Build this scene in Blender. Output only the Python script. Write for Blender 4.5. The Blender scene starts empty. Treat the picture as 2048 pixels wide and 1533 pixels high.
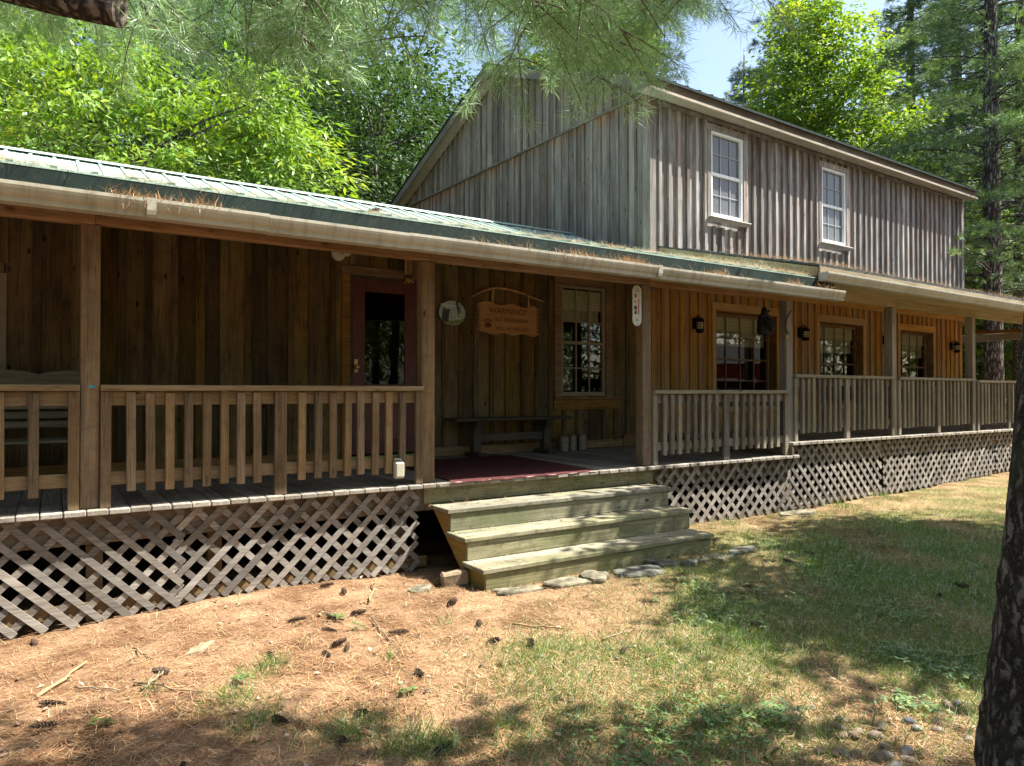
import bpy, math, random
import numpy as np
from mathutils import Vector, Matrix

random.seed(7)
RNG = np.random.default_rng(11)
SC = bpy.context.scene
COL = SC.collection
R = math.radians

# ------------------------------------------------------------------ camera
cam_d = bpy.data.cameras.new('camera')
cam = bpy.data.objects.new('camera', cam_d)
COL.objects.link(cam)
cam.location = (0, 0, 0.87)
_a = R(55.369); _t = R(0.666)
_f = Vector((math.cos(_a) * math.cos(_t), math.sin(_a) * math.cos(_t), math.sin(_t)))
cam.rotation_euler = _f.to_track_quat('-Z', 'Y').to_euler()
cam_d.sensor_width = 36.0
cam_d.lens = 1420 / 2048 * 36.0
cam_d.clip_start = 0.05
cam_d.clip_end = 900
SC.camera = cam

# ------------------------------------------------------------------ sky, sun, exposure
SUN_EL, SUN_AZ = R(59.0), R(60)              # azimuth: from the front (-Y) towards +X
SDIR = Vector((math.sin(SUN_AZ) * math.cos(SUN_EL), -math.cos(SUN_AZ) * math.cos(SUN_EL), math.sin(SUN_EL)))
w = bpy.data.worlds.new('World'); SC.world = w; w.use_nodes = True
nt = w.node_tree
sky = nt.nodes.new('ShaderNodeTexSky'); sky.sky_type = 'NISHITA'; sky.sun_disc = False
sky.sun_elevation = SUN_EL; sky.sun_rotation = math.pi - SUN_AZ
sky.air_density = 1.0; sky.dust_density = 2.2; sky.ozone_density = 1.0
bg = nt.nodes['Background']; bg.inputs['Strength'].default_value = 0.092
nt.links.new(sky.outputs['Color'], bg.inputs['Color'])
sl = bpy.data.lights.new('sun', 'SUN'); sl.energy = 5.0; sl.angle = R(0.53); sl.color = (1.0, 0.95, 0.86)
so = bpy.data.objects.new('sun', sl); COL.objects.link(so)
so.rotation_euler = SDIR.to_track_quat('Z', 'Y').to_euler(); so.location = (20, -20, 40)
SC.view_settings.view_transform = 'Standard'
SC.view_settings.look = 'None'
SC.view_settings.exposure = 1.80
SC.view_settings.gamma = 1.0
SC.cycles.use_denoising = True
SC.cycles.max_bounces = 8
SC.cycles.transparent_max_bounces = 8

# ------------------------------------------------------------------ frames
class Frame:
    def __init__(s, o, ang):
        s.o = np.array(o, float); s.ang = ang
        c, n = math.cos(ang), math.sin(ang)
        s.m = np.array([[c, -n, 0], [n, c, 0], [0, 0, 1.0]])
    def w(s, p): return s.m @ np.array(p, float) + s.o
W0 = Frame((0, 0, 0), 0)
FL = Frame((0, 6.03, 0), R(-1.75))           # the low wing with its porch
FR = Frame(FL.w((8.65, 0, 0)), 0)            # the taller porch along the main house
MY = FR.o[1] + 2.4                           # front wall plane of the main house
MX0, MX1 = 8.34, 19.27                       # its two ends
MYB = MY + 8.73

# ------------------------------------------------------------------ materials
def nodes_mat(name):
    m = bpy.data.materials.new(name); m.use_nodes = True
    t = m.node_tree; t.nodes.clear()
    out = t.nodes.new('ShaderNodeOutputMaterial')
    return m, t, out
def N(t, typ, **kw):
    n = t.nodes.new(typ)
    for k, v in kw.items():
        if k.startswith('i_'):
            key = k[2:]
            n.inputs[int(key) if key.isdigit() else key.replace('_', ' ')].default_value = v
        else: setattr(n, k, v)
    return n
def c4(c): return (c[0], c[1], c[2], 1.0)
def ramp(t, stops):
    n = t.nodes.new('ShaderNodeValToRGB'); e = n.color_ramp.elements
    while len(e) < len(stops): e.new(0.5)
    for k, (p, c) in enumerate(stops):
        e[k].position = p; e[k].color = c4(c) if len(c) == 3 else c
    return n
def mixc(t, fac, a, b, mode='MIX'):
    n = t.nodes.new('ShaderNodeMix'); n.data_type = 'RGBA'; n.blend_type = mode
    for sock, v in ((n.inputs[0], fac), (n.inputs[6], a), (n.inputs[7], b)):
        if isinstance(v, (int, float)): sock.default_value = v
        elif isinstance(v, tuple): sock.default_value = c4(v)
        else: t.links.new(v, sock)
    return n.outputs[2]
def mathn(t, op, a, b=0.0, c=None):
    n = t.nodes.new('ShaderNodeMath'); n.operation = op
    for k, v in enumerate((a, b) if c is None else (a, b, c)):
        if isinstance(v, (int, float)): n.inputs[k].default_value = v
        else: t.links.new(v, n.inputs[k])
    return n.outputs[0]

def wood(name, dark, light, axis='Z', rough=0.85, bump=0.35, vary=0.45, knots=0.6, stain=None, fine=1.0, stain_amt=0.5, band=None, dirt=0.0):
    """weathered timber: stretched grain, a tone of its own for every board (bid), knots and stains"""
    m, t, out = nodes_mat(name); L = t.links.new
    tc = N(t, 'ShaderNodeTexCoord'); at = N(t, 'ShaderNodeAttribute', attribute_name='bid')
    off = N(t, 'ShaderNodeVectorMath', operation='MULTIPLY_ADD')
    comb = N(t, 'ShaderNodeCombineXYZ')
    for k in range(3): L(at.outputs['Fac'], comb.inputs[k])
    L(comb.outputs[0], off.inputs[0]); off.inputs[1].default_value = (37.3, 91.7, 53.9)
    L(tc.outputs['Object'], off.inputs[2])
    def stretched(s, along):
        mp = N(t, 'ShaderNodeMapping')
        sc = [s, s, s]; sc['XYZ'.index(axis)] = s * along
        mp.inputs['Scale'].default_value = sc
        L(off.outputs[0], mp.inputs['Vector']); return mp.outputs[0]
    n1 = N(t, 'ShaderNodeTexNoise', i_Scale=1.0, i_Detail=5.0, i_Roughness=0.65, i_Distortion=0.4); L(stretched(46 * fine, 0.035), n1.inputs['Vector'])
    n2 = N(t, 'ShaderNodeTexNoise', i_Scale=1.0, i_Detail=3.0, i_Roughness=0.6); L(stretched(5.0, 0.25), n2.inputs['Vector'])
    n3 = N(t, 'ShaderNodeTexNoise', i_Scale=1.0, i_Detail=2.0); L(stretched(170 * fine, 0.02), n3.inputs['Vector'])
    g = mathn(t, 'ADD', mathn(t, 'MULTIPLY', n1.outputs[0], 0.55), mathn(t, 'MULTIPLY', n2.outputs[0], 0.45))
    mid = tuple((a + b) / 2 for a, b in zip(dark, light))
    r = ramp(t, [(0.30, dark), (0.5, mid), (0.68, light)]); L(g, r.inputs[0])
    col = r.outputs[0]
    if stain is not None:
        n4 = N(t, 'ShaderNodeTexNoise', i_Scale=1.0, i_Detail=4.0); L(stretched(3.1, 0.4), n4.inputs['Vector'])
        rs = ramp(t, [(0.47, (0, 0, 0)), (0.66, (1, 1, 1))]); L(n4.outputs[0], rs.inputs[0])
        col = mixc(t, mathn(t, 'MULTIPLY', rs.outputs[0], stain_amt), col, stain)
    # knots
    vo = N(t, 'ShaderNodeTexVoronoi', feature='F1', i_Scale=1.0); L(stretched(6.5, 0.42), vo.inputs['Vector'])
    rk = ramp(t, [(0.06, (1, 1, 1)), (0.13, (0, 0, 0))]); L(vo.outputs['Distance'], rk.inputs[0])
    col = mixc(t, mathn(t, 'MULTIPLY', rk.outputs[0], knots), col, tuple(x * 0.35 for x in dark))
    # fine checks along the grain
    r3 = ramp(t, [(0.33, (1, 1, 1)), (0.43, (0, 0, 0))]); L(n3.outputs[0], r3.inputs[0])
    col = mixc(t, mathn(t, 'MULTIPLY', r3.outputs[0], 0.6), col, tuple(x * 0.45 for x in dark))
    if band is not None:                                                 # rusty run-off streaks below a ledge
        sx = N(t, 'ShaderNodeSeparateXYZ'); L(tc.outputs['Object'], sx.inputs[0])
        mr = N(t, 'ShaderNodeMapRange'); L(sx.outputs[2], mr.inputs[0]); mr.inputs[1].default_value = band[0]; mr.inputs[2].default_value = band[1]
        mr2 = mathn(t, 'LESS_THAN', sx.outputs[2], band[1] + .005)
        n5 = N(t, 'ShaderNodeTexNoise', i_Scale=1.0, i_Detail=3.0); L(stretched(11.0, 0.12), n5.inputs['Vector'])
        r5 = ramp(t, [(0.40, (0, 0, 0)), (0.60, (1, 1, 1))]); L(n5.outputs[0], r5.inputs[0])
        col = mixc(t, mathn(t, 'MULTIPLY', mathn(t, 'MULTIPLY', mr.outputs[0], mr2), mathn(t, 'MULTIPLY', r5.outputs[0], .95)), col, band[2])
    if dirt:                                                             # blotchy grime and specks
        n6 = N(t, 'ShaderNodeTexNoise', i_Scale=9.0, i_Detail=9.0, i_Roughness=0.8); L(off.outputs[0], n6.inputs['Vector'])
        r6 = ramp(t, [(0.50, (0, 0, 0)), (0.68, (1, 1, 1))]); L(n6.outputs[0], r6.inputs[0])
        col = mixc(t, mathn(t, 'MULTIPLY', r6.outputs[0], dirt), col, tuple(x * 0.55 for x in dark))
        v6 = N(t, 'ShaderNodeTexVoronoi', feature='F1', i_Scale=42.0); L(off.outputs[0], v6.inputs['Vector'])
        s6 = ramp(t, [(0.10, (1, 1, 1)), (0.16, (0, 0, 0))]); L(v6.outputs['Distance'], s6.inputs[0])
        col = mixc(t, mathn(t, 'MULTIPLY', s6.outputs[0], dirt * .8), col, (.05, .035, .02))
    # board tone
    val = mathn(t, 'MULTIPLY_ADD', at.outputs['Fac'], vary, 1.0 - vary / 2)
    hs = N(t, 'ShaderNodeHueSaturation'); L(col, hs.inputs['Color']); L(val, hs.inputs['Value'])
    L(mathn(t, 'MULTIPLY_ADD', mathn(t, 'FRACT', mathn(t, 'MULTIPLY', at.outputs['Fac'], 7.77)), 0.4, 0.8), hs.inputs['Saturation'])
    b = N(t, 'ShaderNodeBsdfPrincipled', i_Roughness=rough); b.inputs['Specular IOR Level'].default_value = 0.25
    L(hs.outputs[0], b.inputs['Base Color'])
    bp = N(t, 'ShaderNodeBump', i_Strength=bump, i_Distance=0.004)
    L(mathn(t, 'ADD', n1.outputs[0], mathn(t, 'MULTIPLY', n3.outputs[0], 0.5)), bp.inputs['Height'])
    L(bp.outputs[0], b.inputs['Normal']); L(b.outputs[0], out.inputs[0])
    return m

def plain(name, col, rough=0.6, metal=0.0, noise=0.12, scale=14.0, spec=0.4, bump=0.0, dirt=None):
    m, t, out = nodes_mat(name); L = t.links.new
    tc = N(t, 'ShaderNodeTexCoord')
    n = N(t, 'ShaderNodeTexNoise', i_Scale=scale, i_Detail=5.0, i_Roughness=0.6); L(tc.outputs['Object'], n.inputs['Vector'])
    lo = tuple(max(0, x * (1 - noise * 1.6)) for x in col); hi = tuple(x * (1 + noise) for x in col)
    r = ramp(t, [(0.3, lo), (0.7, hi)]); L(n.outputs[0], r.inputs[0])
    col_s = r.outputs[0]
    if dirt is not None:
        n2 = N(t, 'ShaderNodeTexNoise', i_Scale=scale * 4, i_Detail=6.0, i_Roughness=0.75); L(tc.outputs['Object'], n2.inputs['Vector'])
        r2 = ramp(t, [(0.56, (0, 0, 0)), (0.72, (1, 1, 1))]); L(n2.outputs[0], r2.inputs[0])
        col_s = mixc(t, mathn(t, 'MULTIPLY', r2.outputs[0], 0.6), col_s, dirt)
    b = N(t, 'ShaderNodeBsdfPrincipled', i_Roughness=rough, i_Metallic=metal); b.inputs['Specular IOR Level'].default_value = spec
    L(col_s, b.inputs['Base Color'])
    if bump:
        bp = N(t, 'ShaderNodeBump', i_Strength=bump, i_Distance=0.01); L(n.outputs[0], bp.inputs['Height']); L(bp.outputs[0], b.inputs['Normal'])
    L(b.outputs[0], out.inputs[0]); return m

def leafmat(name, c0, c1, c2, trans=0.55, gloss=0.08, rough=0.55, tint=(1.25, 1.15, 0.55)):
    """leaf or needle: colour by the blade's own id, light passing through"""
    m, t, out = nodes_mat(name); L = t.links.new
    at = N(t, 'ShaderNodeAttribute', attribute_name='bid')
    r = ramp(t, [(0.0, c0), (0.5, c1), (1.0, c2)]); L(at.outputs['Fac'], r.inputs[0])
    d = N(t, 'ShaderNodeBsdfDiffuse'); L(r.outputs[0], d.inputs[0])
    tr = N(t, 'ShaderNodeBsdfTranslucent')
    tcol = mixc(t, 1.0, r.outputs[0], tint, 'MULTIPLY'); L(tcol, tr.inputs[0])
    a = N(t, 'ShaderNodeMixShader'); a.inputs[0].default_value = trans; L(d.outputs[0], a.inputs[1]); L(tr.outputs[0], a.inputs[2])
    g = N(t, 'ShaderNodeBsdfGlossy', i_Roughness=rough); g.inputs[0].default_value = (0.8, 0.85, 0.8, 1)
    fr = N(t, 'ShaderNodeFresnel', i_IOR=1.4)
    b = N(t, 'ShaderNodeMixShader'); L(mathn(t, 'MULTIPLY', fr.outputs[0], gloss / 0.11), b.inputs[0]); L(a.outputs[0], b.inputs[1]); L(g.outputs[0], b.inputs[2])
    L(b.outputs[0], out.inputs[0]); return m

def barkmat(name, dark, light, scale=1.0, moss=None):
    m, t, out = nodes_mat(name); L = t.links.new
    tc = N(t, 'ShaderNodeTexCoord'); mp = N(t, 'ShaderNodeMapping'); mp.inputs['Scale'].default_value = (17 * scale, 17 * scale, 4.2 * scale)
    wz = N(t, 'ShaderNodeTexNoise', i_Scale=9.0 * scale, i_Detail=5.0, i_Roughness=0.7); L(tc.outputs['Object'], wz.inputs['Vector'])
    wv = N(t, 'ShaderNodeVectorMath', operation='MULTIPLY_ADD'); L(wz.outputs['Color'], wv.inputs[0]); wv.inputs[1].default_value = (.09, .09, .09); L(tc.outputs['Object'], wv.inputs[2])
    L(wv.outputs[0], mp.inputs['Vector'])
    vo = N(t, 'ShaderNodeTexVoronoi', feature='DISTANCE_TO_EDGE', i_Scale=1.0); L(mp.outputs[0], vo.inputs['Vector'])
    nz = N(t, 'ShaderNodeTexNoise', i_Scale=2.6, i_Detail=9.0, i_Roughness=0.78); L(mp.outputs[0], nz.inputs['Vector'])
    h = mathn(t, 'MULTIPLY', mathn(t, 'MINIMUM', mathn(t, 'MULTIPLY', vo.outputs[0], 3.0), 1.0), mathn(t, 'MULTIPLY_ADD', nz.outputs[0], 1.1, .15))
    r = ramp(t, [(0.08, tuple(x * 0.35 for x in dark)), (0.35, dark), (0.62, light), (.8, tuple(min(1, x * 1.35) for x in light))]); L(h, r.inputs[0])
    n2 = N(t, 'ShaderNodeTexNoise', i_Scale=2.5, i_Detail=4.0); L(tc.outputs['Object'], n2.inputs['Vector'])
    col = r.outputs[0]
    if moss is not None:
        r2 = ramp(t, [(0.5, (0, 0, 0)), (0.7, (1, 1, 1))]); L(n2.outputs[0], r2.inputs[0])
        col = mixc(t, mathn(t, 'MULTIPLY', r2.outputs[0], 0.6), col, moss)
    b = N(t, 'ShaderNodeBsdfPrincipled', i_Roughness=0.95); b.inputs['Specular IOR Level'].default_value = 0.15; L(col, b.inputs['Base Color'])
    bp = N(t, 'ShaderNodeBump', i_Strength=1.0, i_Distance=0.03)
    L(h, bp.inputs['Height']); L(bp.outputs[0], b.inputs['Normal'])
    L(b.outputs[0], out.inputs[0]); return m

def glassmat(name, tint=(0.85, 0.88, 0.85), refl=1.0, rough=0.01, wave=0.0):
    m, t, out = nodes_mat(name); L = t.links.new
    tr = N(t, 'ShaderNodeBsdfTransparent'); tr.inputs[0].default_value = c4(tint)
    g = N(t, 'ShaderNodeBsdfGlossy', i_Roughness=rough); g.inputs[0].default_value = (refl, refl, refl, 1)
    fr = N(t, 'ShaderNodeFresnel', i_IOR=1.75)
    if wave:
        tc = N(t, 'ShaderNodeTexCoord'); n = N(t, 'ShaderNodeTexNoise', i_Scale=3.0, i_Detail=1.0); L(tc.outputs['Object'], n.inputs['Vector'])
        bp = N(t, 'ShaderNodeBump', i_Strength=wave, i_Distance=0.02); L(n.outputs[0], bp.inputs['Height']); L(bp.outputs[0], g.inputs['Normal'])
    mx = N(t, 'ShaderNodeMixShader'); L(fr.outputs[0], mx.inputs[0]); L(tr.outputs[0], mx.inputs[1]); L(g.outputs[0], mx.inputs[2])
    L(mx.outputs[0], out.inputs[0]); return m

M = {}
M['gable'] = wood('weathered_grey_boards', (0.075, 0.064, 0.053), (0.31, 0.28, 0.24), 'Z', vary=0.75, knots=0.7, stain=(0.20, 0.13, 0.075), stain_amt=0.35, band=(5.40, 5.69, (.21, .085, .03)))
M['front'] = wood('weathered_brown_grey_boards', (0.070, 0.060, 0.054), (0.46, 0.435, 0.405), 'Z', vary=0.75, knots=0.7, stain=(0.20, 0.125, 0.085), stain_amt=0.5)
M['eave'] = wood('grey_eave_board', (0.075, 0.062, 0.054), (0.24, 0.215, 0.19), 'X', vary=0.3, knots=0.6, dirt=.4)
M['palesill'] = wood('pale_weathered_sill', (0.24, 0.22, 0.20), (0.52, 0.50, 0.47), 'X', vary=0.2, knots=0.4)
M['soffit'] = wood('pale_soffit_board', (0.22, 0.185, 0.13), (0.46, 0.40, 0.30), 'X', vary=0.2, knots=0.6)
M['rake'] = wood('grey_rake_board', (0.085, 0.07, 0.055), (0.25, 0.225, 0.175), 'Y', vary=0.3)
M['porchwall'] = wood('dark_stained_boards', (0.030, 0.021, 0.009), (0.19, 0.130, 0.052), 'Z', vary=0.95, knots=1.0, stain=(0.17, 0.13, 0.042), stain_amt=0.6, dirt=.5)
M['amber'] = wood('amber_cedar_boards', (0.25, 0.13, 0.042), (0.60, 0.36, 0.135), 'Z', vary=0.4, knots=0.5, stain=(0.40, 0.25, 0.09))
M['ambertrim'] = wood('amber_trim', (0.38, 0.22, 0.072), (0.64, 0.41, 0.165), 'X', vary=0.25, knots=0.5)
M['darktrim'] = wood('brown_trim', (0.10, 0.06, 0.025), (0.34, 0.21, 0.09), 'X', vary=0.4, knots=0.5)
M['post'] = wood('porch_post_timber', (0.105, 0.073, 0.044), (0.29, 0.215, 0.14), 'Z', vary=0.3, knots=0.9, stain=(0.24, 0.15, 0.07), dirt=.5)
M['gpost'] = wood('grey_post_timber', (0.15, 0.12, 0.09), (0.35, 0.305, 0.245), 'Z', vary=0.25, knots=0.6)
M['beam'] = wood('porch_beam_timber', (0.16, 0.085, 0.035), (0.40, 0.235, 0.11), 'X', vary=0.2, knots=0.7)
M['gbeam'] = wood('pale_beam_timber', (0.19, 0.15, 0.085), (0.38, 0.31, 0.19), 'X', vary=0.2, knots=0.7)
M['rail'] = wood('rail_timber', (0.13, 0.09, 0.05), (0.34, 0.26, 0.16), 'X', vary=0.25, knots=0.9)
M['grail'] = wood('grey_rail_timber', (0.145, 0.122, 0.09), (0.33, 0.295, 0.23), 'X', vary=0.25, knots=0.7)
M['bal'] = wood('baluster_timber', (0.085, 0.058, 0.033), (0.29, 0.212, 0.13), 'Z', vary=0.75, knots=0.5, dirt=.45)
M['gbal'] = wood('grey_baluster_timber', (0.09, 0.073, 0.053), (0.31, 0.27, 0.205), 'Z', vary=0.8, knots=0.4, dirt=.45)
M['deck'] = wood('grey_deck_boards', (0.13, 0.112, 0.092), (0.38, 0.345, 0.29), 'Y', vary=0.5, knots=0.5, dirt=0.5)
M['joist'] = wood('brown_joist', (0.10, 0.068, 0.038), (0.29, 0.20, 0.115), 'X', vary=0.3, knots=0.7)
M['lattice'] = wood('lattice_slats', (0.11, 0.094, 0.08), (0.31, 0.285, 0.25), 'X', vary=0.8, knots=0.2)
M['tread'] = wood('mossy_tread', (0.115, 0.105, 0.07), (0.37, 0.345, 0.255), 'X', vary=0.35, knots=0.7, stain=(0.16, 0.165, 0.085), stain_amt=0.7, dirt=0.85)
M['riser'] = wood('green_riser', (0.11, 0.10, 0.05), (0.33, 0.305, 0.175), 'X', vary=0.35, knots=1.0, stain=(0.12, 0.145, 0.05), stain_amt=0.7, dirt=0.8)
M['stringer'] = wood('brown_stringer', (0.14, 0.085, 0.035), (0.36, 0.24, 0.11), 'Y', vary=0.3, stain=(0.20, 0.21, 0.05))
M['benchw'] = wood('dark_bench_timber', (0.03, 0.026, 0.02), (0.11, 0.095, 0.07), 'X', vary=0.3, knots=0.3)
M['swingw'] = wood('grey_green_bench_timber', (0.13, 0.12, 0.085), (0.30, 0.28, 0.21), 'X', vary=0.3, knots=0.3)
M['signw'] = wood('orange_sign_board', (0.30, 0.155, 0.042), (0.47, 0.265, 0.085), 'X', vary=0.1, knots=0.5, fine=0.8)
M['stick'] = wood('bare_stick', (0.13, 0.09, 0.05), (0.38, 0.29, 0.18), 'Y', vary=0.5, knots=0.2)
M['roofmetal'] = plain('pale_green_metal', (0.33, 0.45, 0.39), rough=0.40, noise=0.10, scale=3.0, spec=0.6, dirt=(0.30, 0.30, 0.22))
M['greenmetal'] = plain('dark_green_metal', (0.012, 0.026, 0.022), spec=.2, rough=0.75, noise=0.25, scale=4.0, dirt=(0.08, 0.07, 0.05))
M['shingle'] = plain('dark_shingle', (0.06, 0.065, 0.06), rough=0.9, noise=0.5, scale=30, bump=0.6)
M['gutter'] = plain('cream_gutter_paint', (0.38, 0.362, 0.295), rough=0.45, noise=0.12, scale=2.5, spec=0.5, dirt=(0.45, 0.41, 0.32))
def guttermat():
    m, t, out = nodes_mat('streaked_gutter_paint'); L = t.links.new
    tc = N(t, 'ShaderNodeTexCoord'); mp = N(t, 'ShaderNodeMapping'); mp.inputs['Scale'].default_value = (16, 4, 1.6); L(tc.outputs['Object'], mp.inputs['Vector'])
    n = N(t, 'ShaderNodeTexNoise', i_Scale=1.0, i_Detail=6.0, i_Roughness=.7); L(mp.outputs[0], n.inputs['Vector'])
    n2 = N(t, 'ShaderNodeTexNoise', i_Scale=1.3, i_Detail=4.0); L(tc.outputs['Object'], n2.inputs['Vector'])
    n3 = N(t, 'ShaderNodeTexNoise', i_Scale=70.0, i_Detail=4.0, i_Roughness=.7); L(tc.outputs['Object'], n3.inputs['Vector'])
    r = ramp(t, [(.34, (.23, .205, .15)), (.5, (.37, .35, .28)), (.68, (.44, .42, .345))]); L(mathn(t, 'ADD', mathn(t, 'MULTIPLY', n.outputs[0], .6), mathn(t, 'MULTIPLY', n2.outputs[0], .4)), r.inputs[0])
    r3 = ramp(t, [(.60, (0, 0, 0)), (.70, (1, 1, 1))]); L(n3.outputs[0], r3.inputs[0])
    c = mixc(t, mathn(t, 'MULTIPLY', r3.outputs[0], .5), r.outputs[0], (.13, .11, .075))
    b = N(t, 'ShaderNodeBsdfPrincipled', i_Roughness=.5); L(c, b.inputs['Base Color']); L(b.outputs[0], out.inputs[0]); return m
M['gutter'] = guttermat()
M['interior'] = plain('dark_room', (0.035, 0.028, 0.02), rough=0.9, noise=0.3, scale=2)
M['whitevinyl'] = plain('white_vinyl', (0.78, 0.80, 0.80), rough=0.4, noise=0.03)
M['muntin'] = plain('cream_sash_paint', (0.24, 0.21, 0.145), rough=0.5, noise=0.08)
M['bmuntin'] = plain('brown_sash_paint', (0.16, 0.10, 0.04), rough=0.5, noise=0.1)
M['blind'] = plain('cream_blind', (0.75, 0.75, 0.58), rough=0.7, noise=0.06, scale=5)
M['curtain'] = plain('grey_green_curtain', (0.55, 0.55, 0.42), rough=0.9, noise=0.25, scale=9)
M['screen'] = plain('grey_insect_screen', (0.34, 0.35, 0.36), rough=0.35, noise=0.05, scale=3, spec=0.6)
M['grid'] = plain('white_grille', (0.36, 0.38, 0.39), rough=0.5, noise=0.03)
M['reddoor'] = plain('dull_red_door_paint', (0.085, 0.020, 0.015), rough=0.5, noise=0.15, scale=4)
M['rust'] = plain('brown_red_panel', (0.15, 0.06, 0.035), rough=0.6, noise=0.2, scale=4)
M['brass'] = plain('old_brass', (0.40, 0.28, 0.12), rough=0.4, metal=0.8, noise=0.15)
M['black'] = plain('black_iron', (0.014, 0.013, 0.012), spec=.15, rough=0.7, noise=0.2)
M['frost'] = plain('pale_lantern_glass', (0.62, 0.58, 0.45), rough=0.25, noise=0.1)
M['white'] = plain('off_white_plastic', (0.66, 0.64, 0.56), rough=0.45, noise=0.05)
M['cream'] = plain('cream_plastic', (0.42, 0.40, 0.31), rough=0.5, noise=0.06)
M['zinc'] = plain('galvanised_steel', (0.22, 0.20, 0.15), rough=0.45, metal=0.6, noise=0.15, scale=20)
M['rug'] = plain('red_outdoor_carpet', (0.085, 0.030, 0.030), rough=0.95, noise=0.3, scale=90, bump=0.5, spec=0.1)
M['stone'] = plain('grey_flagstone', (0.165, 0.148, 0.105), rough=0.95, noise=0.5, scale=9, bump=1.0, dirt=(0.12, 0.13, 0.06), spec=.15)
M['bluestone'] = plain('blue_grey_flagstone', (0.118, 0.116, 0.095), rough=0.95, noise=0.5, scale=11, bump=1.0, spec=.15, dirt=(0.12, 0.14, 0.09))
M['tan'] = plain('tan_block_stone', (0.27, 0.20, 0.125), rough=0.9, noise=0.35, scale=8, bump=0.8)
M['cone'] = plain('pine_cone_scales', (0.10, 0.06, 0.038), rough=0.85, noise=0.5, scale=40)
M['conetip'] = plain('pine_cone_pale_tips', (0.34, 0.25, 0.17), rough=0.85, noise=0.4, scale=40)
M['bone'] = plain('old_antler', (0.10, 0.075, 0.05), rough=0.8, noise=0.3)
M['husk'] = plain('dry_corn_husk', (0.42, 0.26, 0.11), rough=0.9, noise=0.35, scale=18)
M['skyblue'] = plain('painted_lake', (0.34, 0.50, 0.52), rough=0.35, noise=0.12, scale=9)
M['meadow'] = plain('painted_meadow', (0.22, 0.30, 0.10), rough=0.4, noise=0.3, scale=20)
M['thermo'] = plain('white_enamel', (0.60, 0.64, 0.63), rough=0.3, noise=0.05)
M['ink'] = plain('dark_ink', (0.05, 0.06, 0.06), rough=0.6, noise=0.1)
M['burnt'] = plain('burnt_lettering', (0.13, 0.05, 0.018), rough=0.8, noise=0.1)
M['redpaint'] = plain('red_paint', (0.5, 0.05, 0.04), rough=0.5, noise=0.1)
M['bluetape'] = plain('blue_tape', (0.07, 0.30, 0.42), rough=0.6, noise=0.1)
M['shedred'] = wood('red_shed_boards', (0.20, 0.035, 0.025), (0.34, 0.075, 0.05), 'Z', vary=0.3)
M['shedwhite'] = plain('white_shed_paint', (0.75, 0.74, 0.70), rough=0.6, noise=0.05)
M['greenpaint'] = plain('yellow_green_threshold', (.30, .34, .10), rough=.5, noise=.15)
M['glass'] = glassmat('window_glass', wave=0.015)
M['darkglass'] = glassmat('door_glass', tint=(0.30, 0.32, 0.30), refl=0.4, wave=0.05)

# ------------------------------------------------------------------ mesh building
def new_obj(name, me, mat=None, parent=None, loc=None, rot=None):
    o = bpy.data.objects.new(name, me); COL.objects.link(o)
    if mat is not None and me is not None:
        for m in (mat if isinstance(mat, (list, tuple)) else [mat]): me.materials.append(m)
    if parent is not None: o.parent = parent
    if loc is not None: o.location = loc
    if rot is not None: o.rotation_euler = rot
    return o
def tag(o, label=None, cat=None, group=None, kind=None):
    if label: o['label'] = label
    if cat: o['category'] = cat
    if group: o['group'] = group
    if kind: o['kind'] = kind
    return o
def thing(name, label, cat, loc=(0, 0, 0), rz=0.0, group=None):
    o = bpy.data.objects.new(name, None); COL.objects.link(o)
    o.location = loc; o.rotation_euler = (0, 0, rz); o.empty_display_size = 0.1
    return tag(o, label, cat, group)

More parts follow.
